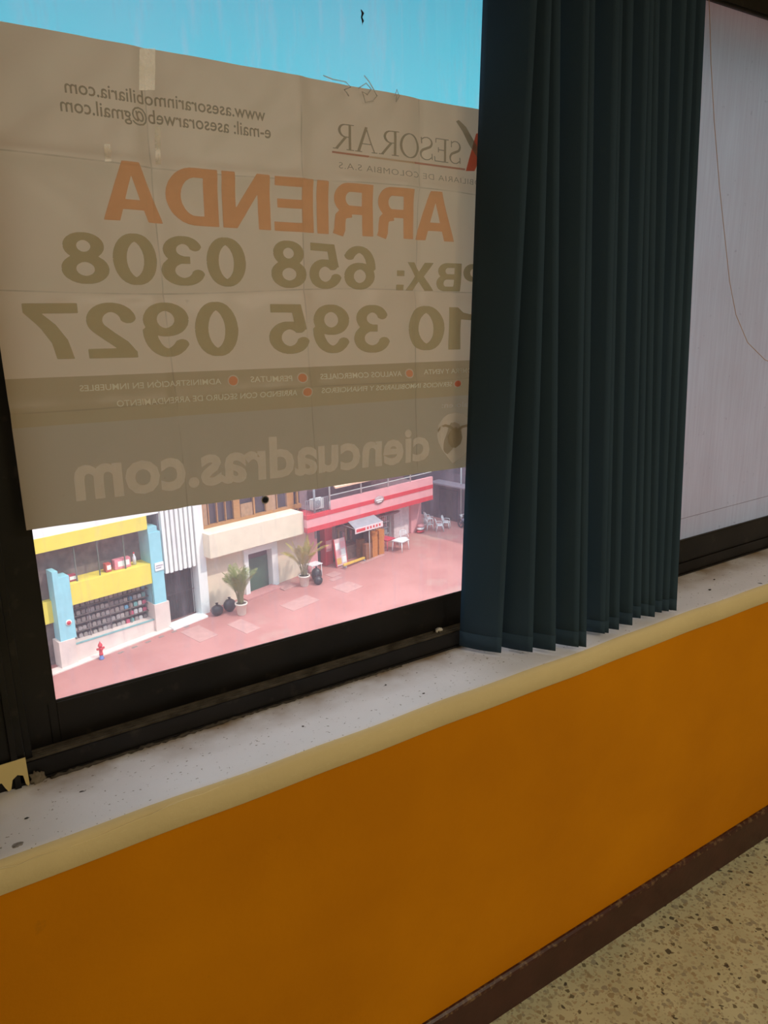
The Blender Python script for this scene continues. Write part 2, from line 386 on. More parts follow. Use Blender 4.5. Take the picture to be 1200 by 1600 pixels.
# cream paint slopped over the foot of the mullion, with drips
pp = B(); zt = z_(-0.549, 1.251); zb = SILL_T
poly = [(-0.09, zt + 0.006), (-0.02, zt + 0.002), (0.05, zt + 0.0), (xm - 0.001, zt + 0.001), (xm - 0.0005, zb + 0.004), (xm - 0.003, zb + 0.001), (xm - 0.006, zb + 0.006), (xm - 0.008, zb + 0.022), (xm - 0.016, zb + 0.026), (xm - 0.024, zb + 0.020), (xm - 0.028, zb + 0.004), (xm - 0.032, zb + 0.002), (xm - 0.036, zb + 0.010), (xm - 0.040, zb + 0.020), (xm - 0.05, zb + 0.022), (xm - 0.062, zb + 0.016), (xm - 0.066, zb + 0.003), (xm - 0.074, zb + 0.002), (xm - 0.08, zb + 0.018), (-0.09, zb + 0.02)]
pp.prism(poly, 'y', YF - 0.0068, YF - 0.0055); pp.obj('paint_patch', mt('cream_drip_paint', (0.62, 0.50, 0.22), 0.5), w1)
# left sash (outer track)
YL = 0.190; GL_L = z_(-0.485, 1.295); xl = 0.139 * 1.295
s1 = B(); ST = 2.35; xr = 1.62
s1.box(xm + 0.004, xl, YL, YL + 0.03, LEDGE - 0.003, ST); s1.box(xl, xr, YL, YL + 0.010, LEDGE - 0.003, GL_L); s1.box(xl, xr, YL + 0.010, YL + 0.03, LEDGE - 0.003, GL_L - 0.03); s1.box(xr - 0.05, xr, YL, YL + 0.03, GL_L, ST); s1.box(xl, xr, YL, YL + 0.03, 2.30, ST)
s1.box(xl - 0.014, xl - 0.0125, YL - 0.0015, YL, LEDGE, GL_L)
so = s1.obj('sash', BLK, w1, bevel=0.002)
B().box(xl - 0.002, xr - 0.05, YL + 0.0035, YL + 0.006, GL_L - 0.001, GL_L + 0.003).obj('glazing_bead', mt('grey_rubber', (0.035, 0.03, 0.03), 0.6), so)
GL1 = pane_mat('dusty_glass', (0.88, 0.62, 0.68), 0.06, 0.13, 0.07)
B().box(xl - 0.004, xr - 0.046, YL + 0.010, YL + 0.0101, GL_L - 0.004, 2.31).obj('glass_pane', GL1, w1)
# right sash (inner track)
YR = 0.156; GR = z_(-0.504, 1.262)
s2 = B(); xa, xb = 1.53, 3.05
s2.box(xa, xa + 0.06, YR, YR + 0.03, LEDGE - 0.003, ST); s2.box(xb - 0.06, xb, YR, YR + 0.03, LEDGE - 0.003, ST); s2.box(xa, xb, YR, YR + 0.008, LEDGE - 0.003, GR); s2.box(xa, xb, YR + 0.008, YR + 0.03, LEDGE - 0.003, GR - 0.03); s2.box(xa, xb, YR, YR + 0.03, 2.32, ST)
so2 = s2.obj('sash', BLK, w1, bevel=0.002)
B().box(xa + 0.058, xb - 0.058, YR + 0.002, YR + 0.005, GR - 0.001, GR + 0.003).obj('glazing_bead', MT['grey_rubber'], so2)
FR = m_frost()
B().box(xa + 0.056, xb - 0.056, YR + 0.008, YR + 0.0081, GR - 0.004, 2.33).obj('frosted_pane', FR, w1)
B().box(xb, 4.45, YL, YL + 0.03, LEDGE - 0.003, GL_L).box(xb, xb + .05, YL, YL + 0.03, LEDGE, ST).obj('sash', BLK, w1)
B().box(xb, 4.45, YL + 0.01, YL + 0.0101, GL_L - .004, 2.33).obj('frosted_pane', FR, w1)
# seam of the film low on the right pane
q0 = hy(1060, 812, 1.2635); q1 = hy(1200, 775, 1.2635); q2 = q0 + (q1 - q0) * 2.5
B().tube([q0 - (q1 - q0) * .5, q0, q1, q2], 0.0007, 5).obj('film_seam', mt('film_seam_grey', (0.30, 0.22, 0.22), 0.6), w1)
# left part of the front wall (beside the mullion)
struct(B().box(R0, -0.10, YF, 0.30, SILL_T, 2.40).obj('wall_front_pier', mt('black_pier_paint', (0.013, 0.012, 0.012), 0.6)))
# building below the room
bmass = B().box(R0 - 0.2, R1 + 0.2, BACK - 0.2, 0.30, P0[2] - 2.0, -0.26).obj('wall_exterior', mt('exterior_plaster', (0.6, 0.55, 0.5), 0.8)); struct(bmass)
# string dangling in front of the right pane
pts = [hy(x, y, 1.256) for x, y in ((1106, -40), (1109, 30), (1111, 100), (1116, 190), (1124, 290), (1133, 375), (1140, 440), (1150, 492), (1168, 535), (1195, 562), (1225, 575))]
tag(B().tube(pts, 0.0009, 6).obj('thread', mt('tan_thread', (0.55, 0.33, 0.18), 0.8)), 'thin tan thread hanging down across the frosted right pane', 'thread')

# small marks
def crumb(px, py, rel, r, seed):
    p = hy(px, py, rel); return B().blob((0, 0, 0), (r, r * 0.8, r * 0.55), 6, 0, 0.35, seed), p
PLA = mt('pale_plaster', (0.60, 0.56, 0.48), 0.9, 0.2)
b, p = crumb(686, 986, 1.275, 0.0075, 3); b.blob((0.006, 0.0, -0.002), (0.004, 0.004, 0.003), 5, 0, 0.3, 4); b.blob((-0.008, -0.002, -0.002), (0.003, 0.003, 0.003), 5, 0, 0.3, 5)
o = b.obj('plaster_crumb', PLA, loc=p); tag(o, 'pale plaster crumb lying on the black window track beside the blinds', 'crumb'); o.location.z = LEDGE + 0.006
PLG = mt('dusty_grey_putty', (0.16, 0.135, 0.10), 0.95, 0.45, 40)
for k, (px, py, r) in enumerate(((54, 1198, 0.010), (62, 1208, 0.008))):
    pw = hy(px, py, 1.243); b = B().blob((0, 0, 0), (r, r * 0.6, r * 1.3), 8, 0, 0.4, 10 + k)
    o = b.obj('putty_lump', PLG, loc=(pw[0], 0.148, SILL_T + r * 0.6))
    tag(o, ['taller crumbling lump of old putty in the corner of mullion and sill', 'lower lump of old putty just right of the taller one by the mullion'][k], 'putty')
FLK = mt('dark_dirt_flake', (0.05, 0.045, 0.04), 0.9)
for k, (px, py, r_, lb) in enumerate(((1116, 906, .0022, 'dark fleck on the sill under the frosted pane, the one nearer the glass'), (1109, 922, .003, 'flat dark fleck on the sill under the frosted pane, the one nearer the room'), (42, 1279, .002, 'tiny dark crumb on the left of the sill behind the dent'), (662, 1084, .0018, 'tiny dark speck on the sill below the banner, left of the blinds'), (847, 1010, .002, 'tiny dark speck on the sill between hem corners of the blind'))):
    rr_ = ray(px, py); p = CAM + rr_ * ((SILL_T - CAM[2]) / rr_[2])
    tag(B().blob((0, 0, 0), (r_ * 1.6, r_, r_ * .5), 6, 0, .3, 40 + k).obj('dirt_flake', FLK, loc=(p[0], p[1], SILL_T + r_ * .4)), lb, 'fleck')
rr_ = ray(29, 1320); p = CAM + rr_ * ((SILL_T - CAM[2]) / rr_[2])
tag(B().blob((0, 0, 0), (.0085, .006, .0012), 9, 0, .3, 50).blob((-.004, -.003, .0004), (.004, .0025, .0012), 7, 0, .3, 51).obj('chipped_spot', mt('bare_grey_plaster', (0.30, 0.27, 0.25), 0.9, .35, 120), loc=(p[0], p[1], SILL_T)), 'grey chipped spot in the sill paint at the far left near the rounded edge', 'chip')
pts = [hy(x, y, 1.0695) for x, y in ((-40, 1369), (0, 1357), (28, 1352), (55, 1340), (92, 1328), (128, 1317), (160, 1304), (200, 1287), (238, 1272), (262, 1260), (284, 1251), (318, 1240), (352, 1225))]
tag(B().tube([(p[0], -0.0305, p[2]) for p in pts], [.0004] + [.0009, .0007] * 5 + [.0006, .0003], 5).obj('paint_ridge', mt('pale_cream_paint', (0.82, 0.70, 0.42), 0.5)), 'thin pale ridge of chipped paint along the left of the sill front', 'paint ridge')
# ragged plaster ridge along the joint of sill and frame
b = B(); R = random.Random(4); x = 0.15
pts = []; rr = []
while x < 0.86:
    pts.append((x, 0.1465 + R.uniform(-.001, .001), SILL_T + 0.002 + R.uniform(-0.001, 0.002))); rr.append(0.0016 + R.uniform(0, 0.0025) * (1.2 if x < 0.5 else .5)); x += 0.006
b.tube(pts, rr, 6); tag(b.obj('sealant_bead', mt('dirty_black_sealant', (0.06, 0.05, 0.04), 0.8, 0.5, 60)), 'ragged dirty bead of sealant where the black frame meets the sill', 'sealant')

# ================================================================== BANNER
RB = 1.262
def bp(px, py): q = hy(px, py, RB); return np.array([q[0], q[2]])
BL, BR = bp(40, 827), bp(728, 730); TL = bp(0, 35); TR = bp(748, 170)
bx0 = BL[0]; sb = (BR[1] - BL[1]) / (BR[0] - BL[0]); stp = (TR[1] - TL[1]) / (TR[0] - TL[0]); bx1 = bx0 + 1.02
def zbot(x): return BL[1] + sb * (x - BL[0])
def ztop(x): return TL[1] + stp * (x - TL[0])
a0, a1 = bp(15, 592), bp(735, 563); b0, b1 = bp(45, 661), bp(728, 622)
sl = (a1[1] - a0[1]) / (a1[0] - a0[0])
BAND = (a0[1] - sl * a0[0], (b0[1] + b1[1]) / 2 - sl * (b0[0] + b1[0]) / 2, sl)
BASEC = (0.66, 0.52, 0.365)
BANDC = ((0.43, 0.325, 0.19), (0.44, 0.355, 0.25))
VC = [bp(262, 500)[0], bp(481, 500)[0], bp(655, 500)[0], bp(655, 500)[0] + 0.25]
HC = [bp(250, 262)[1], bp(400, 455)[1], bp(300, 622)[1]]
def disp0(x, z):
    d = 0.0
    for k, c in enumerate(VC):
        c2 = c + 0.006 * math.sin(z * 6 + k); t = x - c2; a = (0.0055, -0.005, 0.0055, -0.005)[k]
        d += a * math.exp(-abs(t) / 0.014) + 0.0016 * math.tanh(t / 0.008)
    for k, c in enumerate(HC):
        c2 = c + 0.004 * math.sin(x * 9 + k); t = z - c2; a = (-0.0055, 0.0055, -0.0055)[k]
        d += a * math.exp(-abs(t) / 0.013)
    d += 0.0012 * math.sin(x * 11 + z * 4) * math.sin(z * 9 - x * 3) + 0.0007 * math.sin(x * 31 + z * 17)
    d += 0.0008 * math.sin(x * 57 - z * 33 + 2 * math.sin(z * 21)) + 0.0005 * math.sin(x * 83 + 3 * math.sin(z * 31)) * math.sin(z * 71 + 2 * math.sin(x * 19))
    return d
GS = 0.009; nx = int((bx1 - bx0) / GS); nz = 78
def bz(i, j):
    x = bx0 + (bx1 - bx0) * i / nx; return x, zbot(x) + (ztop(x) - zbot(x)) * j / nz
DG = np.zeros((nx + 1, nz + 1))
for i in range(nx + 1):
    for j in range(nz + 1): DG[i, j] = disp0(*bz(i, j))
YB = RB - 1.1
def disp(x, z):
    fi = (x - bx0) / (bx1 - bx0) * nx; fj = (z - zbot(x)) / (ztop(x) - zbot(x)) * nz
    i = min(max(int(fi), 0), nx - 1); j = min(max(int(fj), 0), nz - 1); u, v = fi - i, fj - j
    return DG[i, j] * (1 - u) * (1 - v) + DG[i + 1, j] * u * (1 - v) + DG[i, j + 1] * (1 - u) * v + DG[i + 1, j + 1] * u * v
b = B()
for i in range(nx + 1):
    for j in range(nz + 1):
        x, z = bz(i, j); b.v.append((x, YB + DG[i, j], z))
for i in range(nx):
    for j in range(nz):
        a = i * (nz + 1) + j; b.f.append([a, a + nz + 1, a + nz + 2, a + 1]); b.m.append(0); b.sm.append(True)
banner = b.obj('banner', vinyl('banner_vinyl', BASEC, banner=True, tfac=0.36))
tag(banner, 'large creased vinyl to-let banner taped inside the window, its lettering reading backwards', 'banner')

# ---- outlines of heavy letters and digits, drawn as strokes, rasterised and traced
def arc(cx, cy, rx, ry, a0, a1, n=26):
    return [(cx + rx * math.cos(math.radians(a0 + (a1 - a0) * k / n)), cy + ry * math.sin(math.radians(a0 + (a1 - a0) * k / n))) for k in range(n + 1)]
T = 0.20
def poly_mask(X, Y, poly):
    ins = np.zeros(X.shape, bool); n = len(poly)
    for k in range(n):
        x0, y0 = poly[k]; x1, y1 = poly[(k + 1) % n]
        if y0 == y1: continue
        c = ((y0 > Y) != (y1 > Y)) & (X < (x1 - x0) * (Y - y0) / (y1 - y0) + x0); ins ^= c
    return ins
def stroke_mask(X, Y, pts, wds):
    m = np.zeros(X.shape, bool)
    for k in range(len(pts) - 1):
        (x0, y0), (x1, y1) = pts[k], pts[k + 1]; L = math.hypot(x1 - x0, y1 - y0)
        if L < 1e-9: continue
        dx, dy = (x1 - x0) / L, (y1 - y0) / L; s = (X - x0) * dx + (Y - y0) * dy; t = -(X - x0) * dy + (Y - y0) * dx
        h = (wds[k] + (wds[k + 1] - wds[k]) * np.clip(s / L, 0, 1)) / 2
        m |= (s >= 0) & (s <= L) & (abs(t) <= h)
        if k: m |= ((X - x0) ** 2 + (Y - y0) ** 2 <= (wds[k] / 2) ** 2)
    return m
def S(pts, w=T): return ('s', pts, [w] * len(pts) if not isinstance(w, list) else w)
def P(*pts): return ('p', list(pts))
def H(*pts): return ('h', list(pts))
h = T / 2; vw = 0.19; hh = 0.155
def vstroke(pts, wv, wh):     # contrast: vertical parts thicker than horizontal ones
    out_ = []
    for k in range(len(pts)):
        a = pts[max(k - 1, 0)]; c = pts[min(k + 1, len(pts) - 1)]; L = math.hypot(c[0] - a[0], c[1] - a[1]) or 1
        v = abs(c[1] - a[1]) / L; out_.append(wh + (wv - wh) * v)
    return ('s', pts, out_)
def bowl(x0, x1, y0, y1):     # D-like bowl closed on stem
    r = (y1 - y0) / 2; return vstroke([(x0, y1)] + [(x1 - r * 0.8, y1)] + arc(x1 - r * 0.8, (y0 + y1) / 2, r * 0.8, r, 90, -90, 20)[1:-1] + [(x1 - r * .8, y0), (x0, y0)], 0.20, 0.165)
G = {}
G['A'] = (0.80, [P((0, 0), (0.285, 1), (0.515, 1), (0.80, 0), (0.59, 0), (0.40, 0.78), (0.21, 0)), P((0.17, 0.20), (0.63, 0.20), (0.58, 0.37), (0.22, 0.37))])
G['I'] = (0.21, [P((0, 0), (0, 1), (0.21, 1), (0.21, 0))])
G['E'] = (0.66, [P((0, 0), (0, 1), (0.64, 1), (0.64, 0.83), (0.21, 0.83), (0.21, 0.60), (0.60, 0.60), (0.60, 0.435), (0.21, 0.435), (0.21, 0.17), (0.66, 0.17), (0.66, 0))])
G['N'] = (0.74, [P((0, 0), (0, 1), (0.21, 1), (0.54, 0.36), (0.54, 1), (0.74, 1), (0.74, 0), (0.53, 0), (0.20, 0.64), (0.20, 0))])
G['D'] = (0.74, [P((0, 0), (0, 1), (0.21, 1), (0.21, 0)), ('s', [(0.1, 0.917), (0.34, 0.917)] + arc(0.34, 0.5, 0.30, 0.417, 90, -90) + [(0.34, 0.083), (0.1, 0.083)], [0.166, 0.166] + [0.166 + 0.04 * math.sin(math.pi * k / 26) for k in range(27)] + [0.166, 0.166])])
G['R'] = (0.74, [P((0, 0), (0, 1), (0.21, 1), (0.21, 0)), bowl(0.1, 0.60, 0.49, 0.917), S([(0.40, 0.44), (0.52, 0.42), (0.585, 0.36), (0.60, 0.24), (0.605, 0.10), (0.64, 0.0)], 0.19)])
G['P'] = (0.68, [P((0, 0), (0, 1), (0.21, 1), (0.21, 0)), bowl(0.1, 0.585, 0.44, 0.917)])
G['B'] = (0.70, [P((0, 0), (0, 1), (0.21, 1), (0.21, 0)), bowl(0.1, 0.56, 0.53, 0.92), bowl(0.1, 0.60, 0.083, 0.50)])
G['X'] = (0.78, [P((0, 0), (0.27, 0.51), (0.02, 1), (0.25, 1), (0.395, 0.68), (0.54, 1), (0.76, 1), (0.51, 0.51), (0.78, 0), (0.55, 0), (0.39, 0.33), (0.23, 0))])
G[':'] = (0.20, [P((0, 0), (0, 0.2), (0.2, 0.2), (0.2, 0)), P((0, 0.5), (0, 0.7), (0.2, 0.7), (0.2, 0.5))])
G['0'] = (0.64, [vstroke(arc(0.32, 0.5, 0.222, 0.43, 0, 360, 40), 0.195, 0.15)])
G['1'] = (0.42, [P((0.20, 0), (0.20, 0.72), (0.0, 0.70), (0.0, 0.84), (0.16, 0.88), (0.26, 1), (0.42, 1), (0.42, 0))])
G['7'] = (0.64, [P((0.0, 1), (0.64, 1), (0.64, 0.84), (0.47, 0.58), (0.34, 0.28), (0.30, 0), (0.09, 0), (0.15, 0.34), (0.28, 0.62), (0.43, 0.82), (0.0, 0.82))])
G['2'] = (0.64, [vstroke(arc(0.315, 0.685, 0.215, 0.235, 178, -35, 24) + [(0.36, 0.40), (0.20, 0.24), (0.13, 0.12)], 0.20, 0.165), P((0.01, 0), (0.01, 0.11), (0.08, 0.21), (0.30, 0.175), (0.64, 0.175), (0.64, 0))])
G['3'] = (0.64, [vstroke(arc(0.30, 0.72, 0.20, 0.20, 170, -85, 22), 0.19, 0.155), vstroke(arc(0.305, 0.30, 0.235, 0.225, 85, -172, 26), 0.20, 0.155), P((0.20, 0.44), (0.20, 0.59), (0.36, 0.59), (0.36, 0.44))])
G['5'] = (0.64, [P((0.12, 1), (0.60, 1), (0.60, 0.83), (0.26, 0.83), (0.23, 0.62), (0.10, 0.49), (0.04, 0.49)), vstroke(arc(0.31, 0.325, 0.225, 0.25, 142, -172, 30), 0.195, 0.155)])
G['6'] = (0.64, [vstroke(arc(0.325, 0.31, 0.22, 0.235, 0, 360, 36), 0.19, 0.15), vstroke(arc(0.34, 0.52, 0.245, 0.405, 32, 185, 26), 0.19, 0.155)])
G['9'] = (0.64, [('R6', None)])
G['8'] = (0.64, [vstroke(arc(0.32, 0.735, 0.185, 0.19, 0, 360, 30), 0.18, 0.145), vstroke(arc(0.32, 0.29, 0.222, 0.215, 0, 360, 34), 0.195, 0.155)])
# thin roman capitals of the letterhead
def ser(x, y, wd=0.20): return P((x - wd / 2, y - 0.018), (x + wd / 2, y - 0.018), (x + wd / 2, y + 0.018), (x - wd / 2, y + 0.018))
SG = {}
SG['S'] = (0.50, [('s', arc(0.25, 0.75, 0.19, 0.22, 35, 255, 22) + arc(0.26, 0.25, 0.20, 0.23, 78, -150, 24), [0.04 + 0.06 * math.exp(-((k - 23) / 9.0) ** 2) for k in range(48)]), S([(0.415, 0.70), (0.425, 0.97)], 0.035), S([(0.065, 0.30), (0.055, 0.03)], 0.035)])
SG['E'] = (0.56, [S([(0.14, 0), (0.14, 1)], 0.085), S([(0.0, 0.98), (0.50, 0.98)], 0.04), S([(0.0, 0.02), (0.54, 0.02)], 0.04), S([(0.14, 0.51), (0.40, 0.51)], 0.04), S([(0.485, 1.0), (0.50, 0.80)], 0.035), S([(0.535, 0.0), (0.555, 0.22)], 0.035), S([(0.40, 0.40), (0.40, 0.62)], 0.035)])
SG['O'] = (0.76, [vstroke(arc(0.38, 0.5, 0.335, 0.485, 0, 360, 40), 0.09, 0.035)])
SG['R'] = (0.72, [S([(0.14, 0), (0.14, 1)], 0.085), ser(0.13, 0.982, 0.26), ser(0.13, 0.018, 0.26), vstroke([(0.14, 0.975), (0.30, 0.975)] + arc(0.30, 0.74, 0.19, 0.235, 90, -90, 16) + [(0.30, 0.505), (0.14, 0.505)], 0.08, 0.036), S([(0.28, 0.50), (0.60, 0.02)], 0.085), ser(0.63, 0.018, 0.18)])
SG['A'] = (0.76, [S([(0.11, 0.02), (0.375, 1.0)], 0.04), S([(0.36, 1.0), (0.64, 0.02)], 0.09), S([(0.20, 0.34), (0.54, 0.34)], 0.036), ser(0.11, 0.018, 0.2), ser(0.64, 0.018, 0.24)])
def contours(strokes, res=110):
    x = np.arange(-0.08, 0.98, 1.0 / res); y = np.arange(-0.08, 1.08, 1.0 / res); X, Y = np.meshgrid(x, y, indexing='ij')
    m = np.zeros(X.shape, bool); rot = False
    if strokes[0][0] == 'R6': strokes = G['6'][1]; rot = True
    acc = np.zeros(X.shape)
    offs = [(-.33, -.33), (0, -.33), (.33, -.33), (-.33, 0), (0, 0), (.33, 0), (-.33, .33), (0, .33), (.33, .33)]
    for ox, oy in offs:
        Xo, Yo = X + ox / res, Y + oy / res
        if rot: Xo, Yo = 0.64 - Xo, 1.0 - Yo
        m = np.zeros(X.shape, bool)
        for s in strokes: m |= poly_mask(Xo, Yo, s[1]) if s[0] == 'p' else stroke_mask(Xo, Yo, s[1], s[2])
        acc += m
    a = acc / 9.0; a[0, :] = a[-1, :] = 0; a[:, 0] = a[:, -1] = 0
    k = a.copy(); k[1:-1, 1:-1] = (4 * a[1:-1, 1:-1] + a[:-2, 1:-1] + a[2:, 1:-1] + a[1:-1, :-2] + a[1:-1, 2:]) / 8; a = k - 0.5 + 1e-5
    seg = {}
    def cut(p, q): t = a[p] / (a[p] - a[q]); return (x[p[0]] + (x[q[0]] - x[p[0]]) * t, y[p[1]] + (y[q[1]] - y[p[1]]) * t)
    IS = np.argwhere((np.maximum.reduce([a[:-1, :-1], a[1:, :-1], a[1:, 1:], a[:-1, 1:]]) > 0) & (np.minimum.reduce([a[:-1, :-1], a[1:, :-1], a[1:, 1:], a[:-1, 1:]]) <= 0))
    pos = {}
    for i, j in IS:
        c = [(i, j), (i + 1, j), (i + 1, j + 1), (i, j + 1)]; v = [a[q] > 0 for q in c]; ent = []; ext = []
        for k_ in range(4):
            p, q = c[k_], c[(k_ + 1) % 4]
            if v[k_] != v[(k_ + 1) % 4]:
                key = (min(p, q), max(p, q)); pos[key] = cut(*key); (ext if v[k_] else ent).append((k_, key))
        if len(ent) == 1: seg[ext[0][1]] = ent[0][1]
        elif len(ent) == 2:
            for k_, key in ext:
                nxt = [e2 for kk, e2 in ent if kk == (k_ + 1) % 4] or [ent[0][1]]; seg[key] = nxt[0]
    loops = []; used = set()
    for st in list(seg):
        if st in used: continue
        cur = st; lp = []
        while cur in seg and cur not in used: used.add(cur); lp.append(pos[cur]); cur = seg[cur]
        if len(lp) > 8:
            # drop nearly collinear points
            keep = [lp[0]]; 
            for k_ in range(1, len(lp) - 1):
                p0, p1, p2 = keep[-1], lp[k_], lp[k_ + 1]
                dev = abs((p2[0] - p0[0]) * (p1[1] - p0[1]) - (p2[1] - p0[1]) * (p1[0] - p0[0])) / (math.hypot(p2[0] - p0[0], p2[1] - p0[1]) + 1e-9)
                if dev > 0.0011 or math.hypot(p1[0] - p0[0], p1[1] - p0[1]) > 0.09: keep.append(p1)
            loops.append(keep)
    return loops
_cache = {}
def glyph_loops(ch, src):
    k = (ch, id(src))
    if k not in _cache: _cache[k] = contours(src[ch][1])
    return _cache[k]
def loops_to_tris(loops):
    cu = bpy.data.curves.new('tmp', 'CURVE'); cu.dimensions = '2D'; cu.fill_mode = 'BOTH'
    for lp in loops:
        s = cu.splines.new('POLY'); s.points.add(len(lp) - 1)
        for k, (x, y) in enumerate(lp): s.points[k].co = (x, y, 0, 1)
        s.use_cyclic_u = True
    return curve_tris(cu)
def curve_tris(cu):
    o = bpy.data.objects.new('tmp', cu); COL.objects.link(o); bpy.context.view_layer.update()
    me = bpy.data.meshes.new_from_object(o.evaluated_get(bpy.context.evaluated_depsgraph_get()))
    v = [(p.co.x, p.co.y) for p in me.vertices]; f = [list(p.vertices) for p in me.polygons]
    bpy.data.objects.remove(o); bpy.data.curves.remove(cu); bpy.data.meshes.remove(me); return v, f
def heavy(text, src=G, gap=0.075, space=0.36):
    x = 0; V = []; Fc = []
    for ch in text:
        if ch == ' ': x += space; continue
        v, f = loops_to_tris(glyph_loops(ch, src)); n = len(V)
        V += [(p[0] + x, p[1]) for p in v]; Fc += [[i + n for i in q] for q in f]; x += src[ch][0] + gap
    return V, Fc, x - gap, 1.0
def plain(text, off=0.0, spacing=1.0):
    cu = bpy.data.curves.new('tmp', 'FONT'); cu.body = text; cu.size = 1.0; cu.offset = off; cu.space_character = spacing; cu.resolution_u = 3
    v, f = curve_tris(cu); a = np.array(v); x0 = a[:, 0].min(); x1 = a[:, 0].max()
    return [(p[0] - x0, p[1]) for p in v], f, x1 - x0, None
CAPH = 0.70; XH = 0.46
GRIDX = [bx0 + (bx1 - bx0) * i / nx for i in range(nx + 1)]
def lay(name, data, right, left, h_r, h_l, mat, href, eps=0.0006, parent=banner, label=None):
    V, Fc, wd, hgt = data; r0 = bp(*right); l0 = bp(*left)
    rt = bp(right[0], right[1] - h_r); lt = bp(left[0], left[1] - h_l); hr = rt[1] - r0[1]; hl = lt[1] - l0[1]
    ref = hgt or href; bm = bmesh.new(); vs = []
    for (x, y) in V:
        u = x / wd; q = r0 + (l0 - r0) * u; h_ = (hr + (hl - hr) * u) * y / ref; d = (l0 - r0) / np.linalg.norm(l0 - r0)
        up = np.array([d[1], -d[0]]); up = up if up[1] > 0 else -up; up = 0.5 * up + 0.5 * np.array([0, 1]); q = q + up * h_
        vs.append(bm.verts.new((q[0], 0, q[1])))
    for q in Fc:
        try: bm.faces.new([vs[i] for i in q])
        except ValueError: pass
    xs = [v.co.x for v in bm.verts]; zs = [v.co.z for v in bm.verts]
    if max(hr, hl) > 0.02:
        for gx in GRIDX:
            if min(xs) < gx < max(xs): bmesh.ops.bisect_plane(bm, geom=bm.verts[:] + bm.edges[:] + bm.faces[:], plane_co=(gx, 0, 0), plane_no=(1, 0, 0))
        zz = min(zs) + 0.009
        while zz < max(zs): bmesh.ops.bisect_plane(bm, geom=bm.verts[:] + bm.edges[:] + bm.faces[:], plane_co=(0, 0, zz), plane_no=(0, 0, 1)); zz += 0.009
    for v in bm.verts: v.co.y = YB + disp(v.co.x, v.co.z) - eps
    bmesh.ops.recalc_face_normals(bm, faces=bm.faces)
    me = bpy.data.meshes.new(name); bm.to_mesh(me); bm.free(); me.materials.append(mat)
    o = bpy.data.objects.new(name, me); COL.objects.link(o); o.parent = parent
    if label: o['label'] = label
    return o
def ink(name, tint, c, f=0.5):
    m, t = new_mat(name); v = vecmap(t, (1, 1, 1)); tr = N_(t, 'BsdfTransparent'); tr.inputs[0].default_value = tint + (1,)
    d = N_(t, 'BsdfDiffuse'); n = noise_fac(t, 25, 4, v, 0.3, 0.7); t.links.new(mixc(t, n, c, tuple(x * 0.93 for x in c)), d.inputs[0])
    x = N_(t, 'MixShader'); x.inputs[0].default_value = f; t.links.new(tr.outputs[0], x.inputs[1]); t.links.new(d.outputs[0], x.inputs[2]); out(t, x); return m
INK_O = ink('ink_orange', (1, .66, .42), (.95, .60, .40), .55); INK_G = ink('ink_olive', (.80, .76, .58), (.60, .52, .36)); INK_D = ink('ink_dark', (.72, .70, .60), (.50, .44, .37)); INK_R = ink('ink_red', (1, .3, .2), (.95, .24, .17), .6); INK_U = ink('ink_rust', (.9, .6, .5), (.6, .35, .28))
INK_W = ink('ink_pale', (1, 1, 1), (.98, .88, .84), .5); INK_W2 = ink('ink_pale_band', (1, 1, 1), (.98, .95, .86), .66)
lay('lettering', plain('www.asesorarinmobiliaria.com', 0.008), (414, 190), (100, 146), 13, 14.5, INK_D, XH)
lay('lettering', plain('e-mail: asesorarweb@gmail.com', 0.008), (422, 217), (93, 175), 13, 15, INK_D, XH)
lay('lettering', heavy('SESORAR', SG, 0.03), (723, 257), (519, 232), 36, 41, INK_D, 1)
lay('lettering', heavy('ARRIENDA', G, 0.06), (710, 378), (160, 344), 76, 94, INK_O, 1, label='large orange word')
lay('lettering', heavy('658', G, 0.06), (587, 453), (424, 449), 66, 75, INK_G, 1)
lay('lettering', heavy('0308', G, 0.06), (385, 448), (97, 443), 75, 81, INK_G, 1)
lay('lettering', heavy('PBX:', G, 0.06), (761, 456), (620, 453.5), 43, 44.5, INK_G, 1)
lay('lettering', heavy('0927', G, 0.08), (373, 555), (43, 562), 83, 88, INK_G, 1)
lay('lettering', heavy('395', G, 0.08), (607, 550.5), (420, 553), 74, 78, INK_G, 1)
lay('lettering', heavy('310', G, 0.08), (795, 545), (639, 547.5), 62, 70, INK_G, 1)
def rect_strip(right, left, thick_px, mat, name='rule'):
    V = [(0, 0), (1, 0), (1, 1), (0, 1)]; return lay(name, (V, [[0, 1, 2, 3]], 1, 1), right, left, thick_px, thick_px, mat, 1)
rect_strip((728, 266), (518, 239), 3, INK_U)
lay('lettering', plain('INMOBILIARIA DE COLOMBIA S.A.S', -0.012, 1.1), (778, 293), (529, 263), 8.5, 10, INK_D, CAPH)
